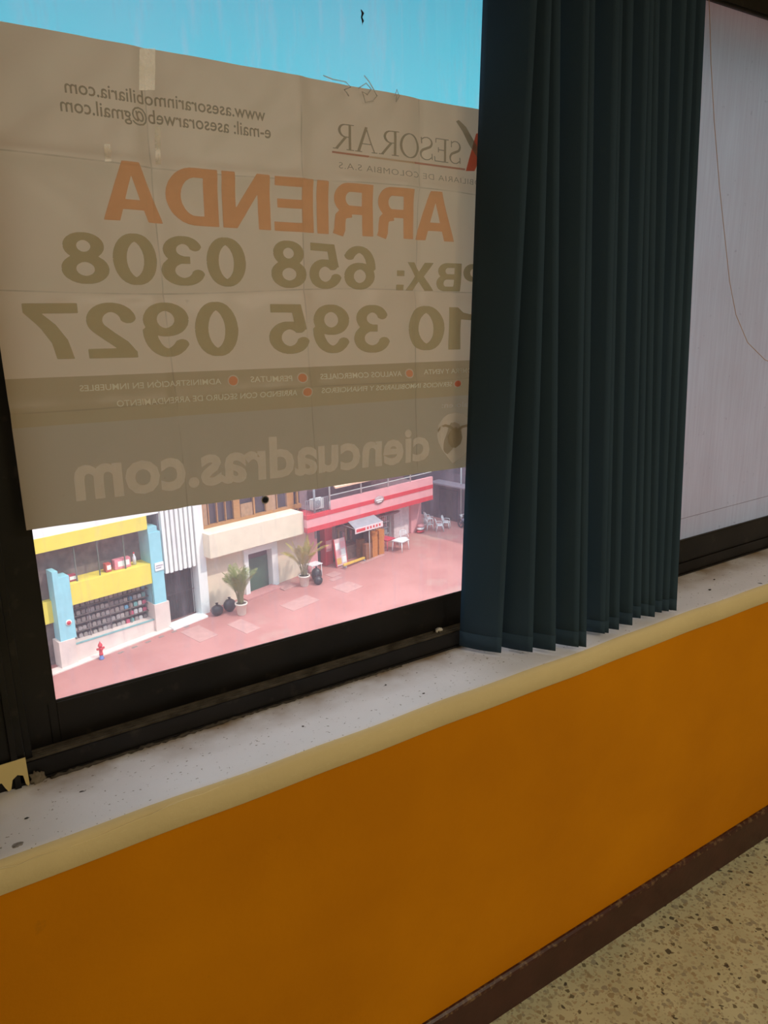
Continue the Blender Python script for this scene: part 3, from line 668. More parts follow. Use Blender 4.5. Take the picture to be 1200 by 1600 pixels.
# the letterhead's big A: dark sweeping stroke crossed by an orange leg
def shape(name, poly, mat, eps=0.0006):
    q = [bp(*p) for p in poly]; bm = bmesh.new(); bm.faces.new([bm.verts.new((a[0], 0, a[1])) for a in q])
    for gx in GRIDX[::2]: bmesh.ops.bisect_plane(bm, geom=bm.verts[:] + bm.edges[:] + bm.faces[:], plane_co=(gx, 0, 0), plane_no=(1, 0, 0))
    bmesh.ops.triangulate(bm, faces=bm.faces)
    for v in bm.verts: v.co.y = YB + disp(v.co.x, v.co.z) - eps
    me = bpy.data.meshes.new(name); bm.to_mesh(me); bm.free(); me.materials.append(mat)
    o = bpy.data.objects.new(name, me); COL.objects.link(o); o.parent = banner; return o
shape('logo_stroke', [(746, 208), (729, 267), (743, 267), (752, 243), (772, 205)], INK_R)
shape('logo_stroke', [(714, 189), (724, 205), (735, 226), (747, 246), (764, 266), (766, 262), (752, 238), (741, 217), (729, 198), (718, 187)], INK_D, 0.0009)
# services in the darker band
def disc(px, py, r, name, mat, eps, n=20): return shape(name, [(px + r * math.cos(2 * math.pi * k / n), py + r * math.sin(2 * math.pi * k / n)) for k in range(n)], mat, eps)
INK_C = ink('ink_circle', (1, .55, .4), (.9, .5, .35), .6); INK_C2 = ink('ink_circle_red', (1, .4, .3), (.95, .35, .25), .6)
for px, py, r, mm in ((362.3, 594.5, 8.8, INK_C), (470, 590, 8.2, INK_C), (640, 583.5, 7.4, INK_C), (477, 612, 8, INK_C), (716, 599.5, 6.6, INK_C2), (755, 578, 6.6, INK_C2)):
    disc(px, py, r, 'bullet_ring', INK_W, 0.0006); disc(px, py, r - 1.7, 'bullet', mm, 0.0009)
for s, rr_, ll_, hr_, hl_ in (('ADMINISTRACIÓN EN INMUEBLES', (344, 599.5), (123, 611), 8.5, 9.5), ('PERMUTAS', (454.5, 595), (390, 597), 8.5, 9), ('AVALUOS COMERCIALES', (627.5, 587.5), (499, 592.5), 8, 8.5), ('COMPRA Y VENTA', (745, 582), (663, 585), 7, 7.5),
                         ('ARRIENDO CON SEGURO DE ARRENDAMIENTO', (462, 617), (180, 634.5), 8.5, 9.5), ('SERVICIOS INMOBILIARIOS Y FINANCIEROS', (707, 603.5), (500.5, 614), 7, 8)):
    lay('lettering', plain(s, 0.012), rr_, ll_, hr_, hl_, INK_W2, CAPH)
lay('lettering', plain('alo en:', 0.01), (732, 635.5), (692, 637.5), 8, 8.3, INK_W, XH + .24)
lay('lettering', plain('ciencuadras.com', 0.028), (673, 717), (117, 779), 33, 50, INK_W, XH)
pin = [(708, 724), (700, 714), (691, 702), (686, 690), (684.5, 678), (687, 664), (694, 653), (703, 647), (714, 645.5), (725, 648), (734, 655), (741, 667), (742, 681), (738, 693), (729, 706), (718, 717)]
shape('map_pin_logo', pin, INK_W)
INK_B = ink('ink_band_grey', (1, 1, 1), (.46, .38, .28), .8)
shape('map_pin_logo', [(713, 667), (705, 673), (700, 682), (701, 692), (706, 699), (713, 700), (720, 694), (723, 684), (721, 674)], INK_B, 0.0009)
shape('map_pin_logo', [(685, 672), (690, 666), (697, 663), (705, 665), (713, 672), (722, 665), (731, 663), (739, 668), (738, 671), (731, 667), (723, 669), (714, 677), (712, 677), (704, 669), (697, 667), (691, 669), (686, 676)], INK_B, 0.0010)
# ---- tape on the banner and glass
def tape_mat(name, c, a):
    m, t = new_mat(name); tr = N_(t, 'BsdfTransparent'); d = N_(t, 'BsdfDiffuse'); d.inputs[0].default_value = c + (1,); g = N_(t, 'BsdfGlossy'); g.inputs['Roughness'].default_value = 0.3
    v = vecmap(t, (1, 1, 1)); f = noise_fac(t, 70, 4, v, 0.3, 0.7); x = N_(t, 'MixShader'); t.links.new(math_(t, 'MULTIPLY', math_(t, 'ADD', f, 0.5), a), x.inputs[0]); t.links.new(tr.outputs[0], x.inputs[1]); t.links.new(d.outputs[0], x.inputs[2])
    y = N_(t, 'MixShader'); y.inputs[0].default_value = 0.07; t.links.new(x.outputs[0], y.inputs[1]); t.links.new(g.outputs[0], y.inputs[2]); out(t, y); return m
TAPE = tape_mat('clear_tape', (0.95, 0.85, 0.65), 0.30)
def strip(name, cpts, wpx, mat, rel, seed, label, cat='tape'):
    R = random.Random(seed); b = B(); n = len(cpts); L = []
    for k, (x, y) in enumerate(cpts):
        j = R.uniform(-.0006, .0006); a = bp(x - wpx / 2, y + R.uniform(-1, 1)); c = bp(x + wpx / 2, y + R.uniform(-1, 1)); L.append(((a[0], YB + disp(*a) - .0012 + j, a[1]), (c[0], YB + disp(*c) - .0012 - j, c[1])))
    for k in range(n - 1): b.face([L[k][0], L[k][1], L[k + 1][1], L[k + 1][0]], 0, True)
    o = b.obj(name, mat); return tag(o, label, cat)
strip('adhesive_tape', [(229, y) for y in range(76, 146, 6)], 25, TAPE, RB - 0.0065, 1, 'strip of yellowed clear tape running down from the top edge of the banner')
strip('adhesive_tape', [(246, y) for y in range(198, 262, 6)], 8, TAPE, RB - 0.0065, 2, 'narrow shiny tape remnant on the vertical fold above the orange word')
strip('adhesive_tape', [(165, y) for y in range(227, 256, 4)], 10, TAPE, RB - 0.0065, 3, 'short peeled scrap of tape above the leftmost orange letter')
TG = tape_mat('tangled_tape', (0.75, 0.68, 0.6), 0.45)
R = random.Random(9)
for k, (pts_, lab) in enumerate(((([(505, 118), (520, 124), (540, 128), (548, 136), (538, 140), (545, 150), (541, 143)]), 'crumpled clear tape strand at the banner top, left end of the tangle'),
                                ([(560, 138), (572, 130), (580, 139), (574, 148), (566, 143), (571, 160), (583, 158), (589, 150), (584, 140), (577, 128), (569, 118)], 'looped clear tape tangle at the middle of the banner top edge'),
                                ([(617, 150), (620, 140), (624, 150), (619, 159), (620, 148)], 'small twisted tape bit on the banner top edge nearest the blinds'))):
    tag(B().tube([hy(x, y, RB - 0.006 + R.uniform(-.001, .001)) for x, y in pts_], 0.0011, 5).obj('tape_tangle', TG), lab, 'tape')
BLACKD = mt('black_grime', (0.012, 0.012, 0.014), 0.8)
p_ = [hy(x, y, 1.298) for x, y in ((564, 15), (567, 21), (565, 27), (567, 33), (566, 39))]
tag(B().tube(p_, [0.0008, 0.0024, 0.0014, 0.002, 0.0005], 7).obj('grime_shred', BLACKD), 'dark shred of grime stuck to the glass above the banner', 'grime')
sc_ = hy(414, 781, 1.297); cup = B(); cup.lathe([(0, 0), (0.0052, 0), (0.0052, 0.003), (0.0035, 0.005), (0, 0.006)], 14)
cu_o = cup.obj('rubber_plug', BLACKD, mw=Matrix.Translation(Vector(sc_)) @ Matrix.Rotation(math.radians(90), 4, 'X'))
tag(cu_o, 'small black blob on the glass just under the lower edge of the banner', 'plug')
B().lathe([(0.0052, 0), (0.0078, 0), (0.0078, 0.001), (0.0052, 0.001), (0.0052, 0)], 16).obj('plug_rim', mt('grey_rim', (0.45, 0.42, 0.40), 0.6), cu_o)

# ================================================================== VERTICAL BLINDS
SLM = m_slat()
# bottom room-side corner, top room-side edge pixel at y=0, depths
blind = empty('vertical_blind', Matrix.Identity(4), 'dark teal vertical blind gathered in a stack between the banner and the frosted pane', 'blind')
front = [((783, 1020), 839), ((832, 1019), 862), ((868, 1017), 876), ((904, 1011), 921), ((916, 1011), 930), ((945, 990), 968), ((951, 989), 973), ((967, 984), 990), ((988, 977), 1015), ((1001, 966), 1022), ((1013, 962), 1031), ((1023, 964), 1050), ((1034, 957), 1073), ((1045, 955), 1088), ((1057, 954), 1103)]
ZB = SILL_T + 0.010; ZT = 2.52
def slat(idx, bot, topx):
    r = ray(*bot); t = (ZB - CAM[2]) / r[2]; Fb = CAM + t * r
    rel = Fb[1] - CAM[1]
    if idx in (9, 10): nr = 1.097 if idx == 9 else 1.093; Fb = CAM + (Fb - CAM) * (nr / rel)
    Ft = hy(topx, 0, 1.10); k = (ZT - Fb[2]) / (Ft[2] - Fb[2]); Ft = Fb + (Ft - Fb) * k
    dx, dy = (-0.046, 0.092)
    if idx >= 8: dx, dy = (-0.040, 0.080)
    if idx == 0: dx, dy = -0.049, 0.088
    b = B(); nz_, nw = 26, 8; R = random.Random(idx)
    tw = -0.06
    P_ = {}
    for i in range(nz_ + 1):
        s = i / nz_; p = Fb + (Ft - Fb) * s
        a = tw * s + 0.0; ex = dx * math.cos(a) - dy * math.sin(a); ey = dx * math.sin(a) + dy * math.cos(a)
        if idx == 0:
            bk = hy(754.5, 0, 1.205); kk = s * k_top0(Fb, bk); bx = 1.0125 + (bk[0] - 1.0125) * kk; ex = bx - p[0]; ey = (CAM[1] + 1.240 + (1.205 - 1.240) * kk) - p[1]
        for j in range(nw + 1):
            q = j / nw; bow = 0.0045 * math.sin(math.pi * q); L = math.hypot(ex, ey); nxv, nyv = -ey / L, ex / L
            P_[i, j] = (p[0] + ex * q + nxv * bow, p[1] + ey * q + nyv * bow, p[2])
    for i in range(nz_):
        for j in range(nw): b.face([P_[i, j], P_[i + 1, j], P_[i + 1, j + 1], P_[i, j + 1]], 0, True)
    o = b.obj('slat', SLM, blind); m = o.modifiers.new('t', 'SOLIDIFY'); m.thickness = 0.0009; m.offset = 0
    # hem: doubled cloth with a stitched line
    hb = B(); hz = 0.036 if idx < 5 else 0.03
    for j in range(nw):
        f0 = [P_[0, j], P_[0, j + 1]]; t_ = hz / (P_[1, 0][2] - P_[0, 0][2])
        up = [tuple(np.array(P_[0, jj]) + (np.array(P_[1, jj]) - np.array(P_[0, jj])) * t_) for jj in (j + 1, j)]; hb.face(f0 + up, 0, True)
    h_ = hb.obj('hem', SLM, o); m = h_.modifiers.new('t', 'SOLIDIFY'); m.thickness = 0.0024; m.offset = 0
    return o
def k_top0(Fb, bk): return (ZT - Fb[2]) / (bk[2] - Fb[2])
for i, (bt, tx) in enumerate(front): slat(i, bt, tx)
B().box(0.2, 4.4, 0.02, 0.075, ZT, ZT + 0.05).obj('headrail', mt('grey_headrail', (0.1, 0.1, 0.1), 0.5), blind)
#OUTSIDE
# ================================================================== THE PLAZA AND THE SHOPS ACROSS
def FT(u, y, z): return FM @ Matrix.Translation((u, y, z))
def place(name, u, y, z, label, cat, group=None, rz=0): return empty(name, FT(u, y, z) @ Matrix.Rotation(rz, 4, 'Z'), label, cat, group)
class LB(B):                      # boxes in facade coordinates, re-based to the parent empty on build
    def put(s, name, mat, parent, base, bevel=0):
        s.v = [(x - base[0], y - base[1], z - base[2]) for x, y, z in s.v]; return s.obj(name, mat, parent, bevel=bevel)
WH = mt('white_render', (0.86, 0.85, 0.82), 0.8, 0.05, 1.5); YE = mt('yellow_paint', (0.84, 0.66, 0.10), 0.6, 0.06, 1.5); BLU = mt('sky_blue_paint', (0.30, 0.62, 0.70), 0.6, 0.06, 2)
CRM = mt('cream_render', (0.82, 0.68, 0.52), 0.8, 0.06, 1.5); PKC = mt('pinkish_plinth', (0.76, 0.60, 0.54), 0.8, 0.08, 1.5); DK = mt('dark_interior', (0.055, 0.045, 0.05), 0.8, 0.3, 3)
WOOD = mt('orange_wood', (0.42, 0.19, 0.06), 0.5, 0.2, 8, stretch=(1, 1, 6)); DGL = mt('dark_glazing', (0.045, 0.04, 0.05), 0.2, 0.2, 2, 0.5); GRN = mt('green_door_paint', (0.05, 0.11, 0.07), 0.6, 0.15, 4)
RED = mt('red_paint', (0.66, 0.045, 0.06), 0.5, 0.08, 3); PNK = mt('pink_paint', (0.80, 0.36, 0.37), 0.6, 0.06, 2); GRY = mt('grey_metal_sheet', (0.30, 0.29, 0.31), 0.5, 0.1, 4); LGY = mt('light_grey_metal', (0.62, 0.62, 0.60), 0.5, 0.05, 4)
PAV = mt('grey_paving_patch', (0.50, 0.265, 0.235), 0.85, 0.1, 3)
# plaza
g = B(); us = [-90, -60, -40, -30, -20, -10, 0, 10, 30, 60, 90]
for k in range(len(us) - 1):
    for y0, y1 in ((-48, -20), (-20, -5), (-5, 8)): g.face([(us[k], y0, gz(us[k])), (us[k + 1], y0, gz(us[k + 1])), (us[k + 1], y1, gz(us[k + 1])), (us[k], y1, gz(us[k]))])
struct(g.obj('plaza_ground', m_plaza(), mw=FM))
def slab(u0, u1, y0, y1, h, name='kerb_strip', mat=None):
    b = B(); z0, z1 = gz(u0), gz(u1)
    for k in range(1):
        b.face([(u0, y0, z0 + h), (u1, y0, z1 + h), (u1, y1, z1 + h), (u0, y1, z0 + h)]); b.face([(u0, y0, z0 + h), (u0, y0, z0 - .1), (u1, y0, z1 - .1), (u1, y0, z1 + h)])
        b.face([(u0, y0, z0 - .1), (u0, y0, z0 + h), (u0, y1, z0 + h), (u0, y1, z0 - .1)]); b.face([(u1, y0, z1 - .1), (u1, y1, z1 - .1), (u1, y1, z1 + h), (u1, y0, z1 + h)])
    return struct(b.obj(name, mat or PKC, mw=FM))
slab(-34, -17.2, -0.55, 0.1, 0.05)
slab(-19.0, -16.9, -0.75, 0.1, 0.10, 'door_step', WH)
slab(-14.3, -11.9, -0.75, 0.1, 0.12, 'door_step', mt('brick_red_step', (0.55, 0.24, 0.22), 0.8))
slab(-12.0, -11.1, -1.2, -0.2, 0.06, 'paving_patch', PAV)
for u0, u1, y0, y1 in ((-18.9, -17.8, -3.1, -1.2), (-16.8, -15.9, -4.2, -2.4), (-13.5, -11.6, -3.9, -2.7), (-8.9, -8.1, -1.9, -1.2), (-9.3, -8.5, -2.4, -2.0), (-10.0, -8.7, -4.4, -3.1), (-6.2, -4.2, -1.7, -0.9)): slab(u0, u1, y0, y1, 0.012, 'paving_patch', PAV)
R = random.Random(2)
for k in range(6):
    u = -22.2 + k * 0.75; slab(u, u + 0.28, -0.95, -0.8, 0.012, 'drain_cover', mt('dark_drain', (0.25, 0.19, 0.17), 0.8))

# ---- yellow and blue store
b0 = (-24.0, 0.0, -1.3)
st = place('store_building', *b0, 'store with yellow bands, pale blue pillars and display windows, left in the view below', 'building')
LB().box(-40, -18.9, 1.2, 6, -3, 9).put('wall', WH, st, b0)
LB().box(-40, -18.9, -0.1, 1.2, 5.22, 9).put('upper_wall', WH, st, b0)
LB().box(-26, -19.6, -0.12, 1.2, 4.52, 5.22).put('upper_band', YE, st, b0)
LB().box(-24.05, -19.6, -0.12, 1.2, 1.62, 2.68).put('lower_band', YE, st, b0)
LB().box(-27.5, -24.5, 0.35, 1.2, 0.85, 1.95).box(-40, -26, -0.12, 1.2, 4.4, 5.1).put('side_band', YE, st, b0)
LB().box(-24.1, -19.6, -0.08, 1.2, -3, -0.40).box(-18.95, -18.9, -.08, 1.2, -3, .45).put('plinth', PKC, st, b0)
LB().box(-24.35, -23.85, -0.18, 0.5, 0.0, 3.15).box(-24.62, -24.35, -0.18, 0.5, 0.0, 3.5).put('pillar', BLU, st, b0)
LB().box(-19.62, -18.95, -0.18, 1.2, 0.45, 4.3).box(-19.62, -19.1, -.15, 1.2, 4.3, 4.6).put('pillar', BLU, st, b0)
LB().box(-24.75, -23.95, -0.24, 0.5, -3, 0.0).put('pillar_base', PKC, st, b0)
LB().box(-19.7, -18.85, -0.24, 1.2, -3, 0.45).put('pillar_base', PKC, st, b0)
LB().box(-24.1, -19.6, 0.9, 1.2, -0.4, 1.62).box(-28, -19.6, 0.9, 1.2, 2.68, 4.52).box(-40, -24.5, 0.6, 1.2, -3, 0.85).box(-40, -24.5, .7, 1.2, 1.95, 4.4).put('shop_interior', mt('brown_shop_backing', (0.17, 0.13, 0.12), 0.8, 0.35, 2.5), st, b0)
LB().box(-24.05, -19.6, -0.1, 0.0, -0.42, -0.36).box(-24.05, -24.0, -.1, 0, -.4, 1.62).box(-19.66, -19.6, -.1, 0, -.4, 1.62).put('window_trim', mt('teal_trim', (0.22, 0.42, 0.42), 0.5), st, b0)
sb_ = LB()
for k in range(1, 5): sb_.box(-24.0, -19.62, 0.42, 0.88, -0.4 + k * 0.40 - 0.03, -0.4 + k * 0.40)
for u in (-22.9, -21.8, -20.7): sb_.box(u, u + 0.03, 0.42, 0.45, -0.4, 1.62)
sb_.put('display_shelf', mt('shelf_brown', (0.16, 0.12, 0.11), 0.7), st, b0)
for u in (-23.4, -22.25, -20.9): LB().box(u, u + 0.05, 0.05, 0.12, 2.68, 4.52).put('window_mullion', mt('dull_green_post', (0.13, 0.15, 0.12), 0.6), st, b0)
# goods in the lower window
pal = [(0.30, 0.24, 0.22), (0.42, 0.34, 0.31), (0.24, 0.19, 0.18), (0.36, 0.30, 0.29), (0.55, 0.09, 0.15), (0.12, 0.30, 0.45), (0.55, 0.50, 0.50), (0.15, 0.35, 0.34)]
pal = [simple('package_colour', c, 0.6, 0.15) for c in pal]
proto = []
for c in pal:
    b = B(); b.prism([(-0.095, 0), (0.095, 0), (0.10, 0.13), (0.07, 0.20), (-0.07, 0.20), (-0.10, 0.13)], 'y', -0.05, 0.05); b.box(-0.06, 0.06, -0.055, -0.05, 0.05, 0.12); proto.append(b)
meshes = []
R = random.Random(12)
labs = {'plain': 'small dull brown package among the rows in the store lower window', 'col': 'small brightly coloured package at the right of the store lower window'}
src = {}
for row in range(5):
    for c_ in range(17):
        u = -23.86 + c_ * 0.249 + R.uniform(-.02, .02)
        col = c_ >= 12 and R.random() < 0.6; mi = R.choice((4, 5, 6, 7)) if col else R.choice((0, 1, 2, 3))
        mw = FT(u, 0.55, -0.395 + row * 0.40) @ Matrix.Diagonal((1, 1, R.uniform(.85, 1.15), 1))
        if mi not in src:
            o = proto[mi].obj('package', pal[mi], mw=mw); src[mi] = o
        else: o = src[mi].copy(); COL.objects.link(o); o.matrix_world = mw
        key = 'col' if mi >= 4 else 'plain'; tag(o, labs[key], 'package', 'packages in the lower display window, ' + ('bright' if mi >= 4 else 'dull'))
# goods in the upper window
for (u, wd, z, hh_, c, n, lb) in ((-23.55, .42, 2.70, .30, (0.42, 0.05, 0.08), 'carton', 'dark red carton at the left end of the upper display window'), (-21.7, .28, 2.70, .42, (0.55, 0.10, 0.08), 'carton', 'small red carton left of the pink one in the upper display window'),
                           (-20.95, .85, 2.70, .50, (0.75, 0.25, 0.30), 'carton', 'broad pink and white carton in the middle of the upper display window'), (-20.25, .18, 2.70, .62, (0.75, 0.72, 0.75), 'bottle', 'tall whitish bottle standing right of the pink carton upstairs')):
    o = place(n, u, .35, z, lb, 'goods'); mm = simple(n + '_skin', c, .6, .2)
    if n == 'carton':
        B().box(-wd / 2, wd / 2, -.15, .15, 0, hh_).obj('box_body', mm, o); B().box(-wd * .3, wd * .42, -.156, -.15, hh_ * .25, hh_ * .8).obj('box_label', WH, o)
    else:
        B().lathe([(0, 0), (.09, 0), (.09, .38), (.04, .48), (.035, .58), (0, .58)], 14).obj('bottle_body', mm, o); B().lathe([(0, .58), (.045, .58), (.045, .64), (0, .64)], 10).obj('cap', RED, o)
sg = place('round_sign', -24.15, -0.2, 0.85, 'small round red and white sign on the left blue pillar', 'sign'); 
B().lathe([(0, 0), (.15, 0), (.15, .02), (0, .02)], 18).obj('disc', WH, sg).rotation_euler = (math.pi / 2, 0, 0); B().lathe([(0, 0), (.10, 0), (.10, .02), (0, .02)], 18).obj('red_centre', RED, sg, loc=(0, -.02, 0)).rotation_euler = (math.pi / 2, 0, 0)
sg = place('sign_plate', -19.2, -0.2, 2.45, 'small white sign plate on the right blue pillar', 'sign'); B().box(-.25, .25, -.03, 0, -.22, .22).obj('plate', WH, sg); B().box(-.2, .2, -.035, -.03, .02, .08).box(-.2, .1, -.035, -.03, -.1, -.04).obj('printed_lines', mt('grey_print', (.4, .35, .4), .6), sg)
# hydrant
hy_ = place('fire_hydrant', -23.0, -0.75, gz(-23), 'small red fire hydrant with blue foot in front of the store', 'hydrant')
B().lathe([(0, .22), (.10, .22), (.10, .28), (.085, .30), (.085, .66), (.11, .68), (.11, .72), (.08, .80), (.03, .86), (.03, .91), (0, .91)], 16).obj('barrel', RED, hy_)
B().lathe([(0, 0), (.13, 0), (.13, .04), (.09, .06), (.09, .22), (0, .22)], 16).obj('foot', mt('hydrant_blue', (0.10, 0.16, 0.40), .5), hy_)
B().tube([(-.19, 0, .55), (.19, 0, .55)], .055, 10).tube([(0, 0, .55), (0, -.17, .55)], .06, 10).obj('nozzle', RED, hy_)

# ---- white building with vertical fins
b0 = (-17.8, 0.0, -1.0)
wb = place('finned_building', *b0, 'white building front with vertical fins over a dark gated entrance', 'building')
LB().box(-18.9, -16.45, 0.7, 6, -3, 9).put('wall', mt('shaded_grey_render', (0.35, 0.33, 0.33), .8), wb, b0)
for k in range(8):
    u = -18.86 + k * 0.27; LB().box(u, u + 0.17, -0.22, 0.35, 1.95 - 0.02 * (k % 2), 9).put('fin', WH, wb, b0)
LB().box(-18.95, -16.9, 0.05, 0.7, 1.98, 9).put('fin_backing', mt('grey_fin_backing', (0.22, 0.21, 0.23), .7), wb, b0)
LB().box(-16.98, -16.45, -0.25, 0.7, -3, 9).put('column', WH, wb, b0)
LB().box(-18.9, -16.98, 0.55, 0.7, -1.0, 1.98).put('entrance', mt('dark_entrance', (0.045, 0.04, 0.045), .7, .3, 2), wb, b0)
gt = LB()
for k in range(12): gt.tube([(-18.8 + k * .16, .3, -.9), (-18.8 + k * .16, .3, 1.9)], .012, 5)
gt.box(-18.88, -17.0, .29, .31, -.9, -.86).box(-18.88, -17.0, .29, .31, .5, .54).put('gate', mt('gate_dark', (0.06, 0.055, 0.06), .5), wb, b0)

# ---- cream building with the wooden windows and the green door
b0 = (-12.8, 0.0, -0.8)
cb = place('cream_building', *b0, 'cream building with wooden windows above a plain band and a green door', 'building')
LB().box(-16.45, -13.75, 0.05, 6, -3, 2.4).box(-11.75, -9.25, .05, 6, -3, 2.4).box(-13.75, -11.75, 0.05, 6, 1.75, 2.4).box(-13.75, -11.75, .6, 6, -3, 1.75).put('wall', CRM, cb, b0)
LB().box(-16.55, -10.12, -0.9, 0.6, 2.36, 3.68).put('balcony_band', CRM, cb, b0)
LB().box(-16.45, -9.25, 0.5, 6, 3.5, 9).put('upper_glazing', DGL, cb, b0)
wf = LB()
for u, ww in ((-16.4, .34), (-15.75, .05), (-15.2, .05), (-14.65, .05), (-14.1, .42), (-12.75, .1), (-11.9, .06), (-11.1, .06), (-10.35, .5), (-9.6, .12)): wf.box(u, u + ww, .3, .45, 3.5, 6.2)
wf.box(-16.4, -9.3, .28, .47, 3.6, 3.85).box(-16.4, -9.3, .28, .47, 6.0, 6.25).put('window_timber', WOOD, cb, b0)
LB().box(-16.1, -15.8, .35, .4, 3.85, 6.0).box(-13.6, -12.8, .35, .4, 3.85, 4.6).box(-11.8, -11.15, .35, .4, 3.85, 6).put('curtain', mt('tan_curtain', (0.40, 0.22, 0.12), .8, .2, 5), cb, b0)
dr = LB().box(-13.62, -11.95, 0.35, 0.42, -0.75, 1.25).put('door', GRN, cb, b0)
hb_ = B().box(-0.03, 0.03, -.06, 0, -.1, .1).obj('door_handle', LGY, dr); hb_.location = (-13.45 - b0[0], .35 - b0[1], .2 - b0[2])
LB().box(-13.62, -11.95, 0.38, 0.44, 1.25, 1.75).put('transom', mt('dark_transom', (.1, .05, .06), .5), cb, b0)
LB().box(-11.97, -11.55, -0.12, 0.55, -1.0, 1.72).box(-13.9, -11.55, -0.12, .55, 1.72, 2.05).box(-13.9, -13.62, -.12, .55, -1.0, 1.72).put('door_frame', WH, cb, b0)
LB().tube([(-9.32, -1.0, 6), (-9.32, -1.0, 1.9)], .07, 8).put('downpipe', GRY, cb, b0)

# ---- red and pink building
b0 = (-4.0, 0.0, -0.2)
rb = place('red_building', *b0, 'red and pink striped corner building with shops under its canopy', 'building')
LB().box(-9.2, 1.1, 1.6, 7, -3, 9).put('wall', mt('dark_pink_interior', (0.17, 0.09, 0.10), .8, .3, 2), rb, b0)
cz = [2.42, 2.72, 3.22, 3.48]
LB().box(-9.2, 1.05, -1.2, 1.6, cz[0], cz[1]).box(-9.2, 1.05, -1.2, 1.6, cz[2], cz[3]).box(-10.1, -9.2, -1.2, 0, cz[0], cz[1]).box(-10.1, -9.2, -1.2, 0, cz[2], cz[3]).put('canopy_red_stripe', RED, rb, b0)
LB().box(-9.2, 1.05, -1.18, 1.6, cz[1], cz[2]).box(-10.1, -9.2, -1.18, 0, cz[1], cz[2]).put('canopy_pink_stripe', PNK, rb, b0)
LB().box(-8.2, 1.05, -1.0, 1.6, 3.48, 3.5).box(-9.2, -8.2, -1.0, .9, 3.48, 3.5).put('balcony_floor', mt('dull_mauve_floor', (0.20, 0.12, 0.13), .8, .2, 3), rb, b0)
LB().box(-8.2, 1.05, -1.18, -1.0, cz[3], 4.02).put('balcony_parapet', PNK, rb, b0)
rl = LB(); rl.tube([(-8.2, -1.1, 4.35), (1.0, -1.1, 4.35)], .03, 6)
for u in (-8.2, -5.6, -3.2, -1.1): rl.tube([(u, -1.1, 4.0), (u, -1.1, 6.2)], .05, 6)
rl.tube([(-8.2, -1.1, 3.5), (-8.2, -1.1, 4.2)], .05, 6)
rl.put('balcony_railing', LGY, rb, b0)
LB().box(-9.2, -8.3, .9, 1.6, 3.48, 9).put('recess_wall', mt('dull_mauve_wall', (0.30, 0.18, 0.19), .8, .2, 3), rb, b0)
rr2 = LB(); 
for k in range(13): rr2.tube([(-10.05 + k * .14, -1.1, 3.48), (-10.05 + k * .14, -1.1, 4.35)], .012, 5)
rr2.tube([(-10.1, -1.1, 4.35), (-8.3, -1.1, 4.35)], .02, 5).put('recess_railing', GRY, rb, b0)
LB().prism([(-1.3, 4.75), (.2, 5.9), (.2, 6.0), (-1.3, 4.85)], 'x', -7.9, -1.5).put('balcony_awning', mt('peach_canvas', (0.82, 0.50, 0.34), .7), rb, b0)
LB().box(-9.2, -8.45, -0.05, 1.6, -3, 2.42).put('wall_panel', PNK, rb, b0)
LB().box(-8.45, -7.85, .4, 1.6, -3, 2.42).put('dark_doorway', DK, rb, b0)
LB().box(-7.85, -7.25, -0.1, 1.6, -3, 2.42).put('pillar', RED, rb, b0)
LB().box(-7.8, -7.35, -.14, -.1, .5, 1.2).put('pale_panel', PNK, rb, b0)
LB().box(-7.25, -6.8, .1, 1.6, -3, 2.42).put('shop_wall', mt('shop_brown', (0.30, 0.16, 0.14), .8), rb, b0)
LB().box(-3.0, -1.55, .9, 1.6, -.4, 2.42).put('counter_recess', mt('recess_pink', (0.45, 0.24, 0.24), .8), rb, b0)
LB().box(-1.5, 0.0, 0.1, 1.6, -3, 2.42).put('white_wall', mt('pinkish_white_wall', (0.82, 0.68, 0.68), .8), rb, b0)
LB().box(0.0, 1.05, -0.1, 1.6, -3, 2.42).put('corner_pillar', PNK, rb, b0)
sgn = LB(); sgn.lathe([(0, 0), (.36, 0), (.36, .04), (0, .04)], 24); sgn.v = [(x * 1.2, -z, y * .72) for x, y, z in sgn.v]; so3 = sgn.obj('oval_sign', mt('grey_pink_sign', (0.45, 0.30, 0.30), .5), mw=FT(-4.15, -1.21, 3.35)); tag(so3, 'small oval grey sign on the striped canopy above the awning', 'sign')
B().box(-.3, .3, -.045, -.04, -.03, .05).box(-.2, .2, -.045, -.04, -.14, -.09).obj('sign_writing_line', WH, so3)
# air conditioner
ac = place('air_conditioner', -8.95, -0.75, 3.55, 'white outdoor air conditioner unit behind the railing of the red building', 'air conditioner')
B().box(-.42, .42, -.17, .17, .08, .72).obj('casing', LGY, ac, bevel=.02); B().lathe([(.05, 0), (.25, 0), (.26, .02), (.24, .03), (.05, .03)], 18).obj('fan_grille', GRY, ac, loc=(-.08, -.17, .4)).rotation_euler = (math.pi / 2, 0, 0); B().box(-.35, -.28, -.15, .15, 0, .08).box(.28, .35, -.15, .15, 0, .08).obj('foot', GRY, ac)
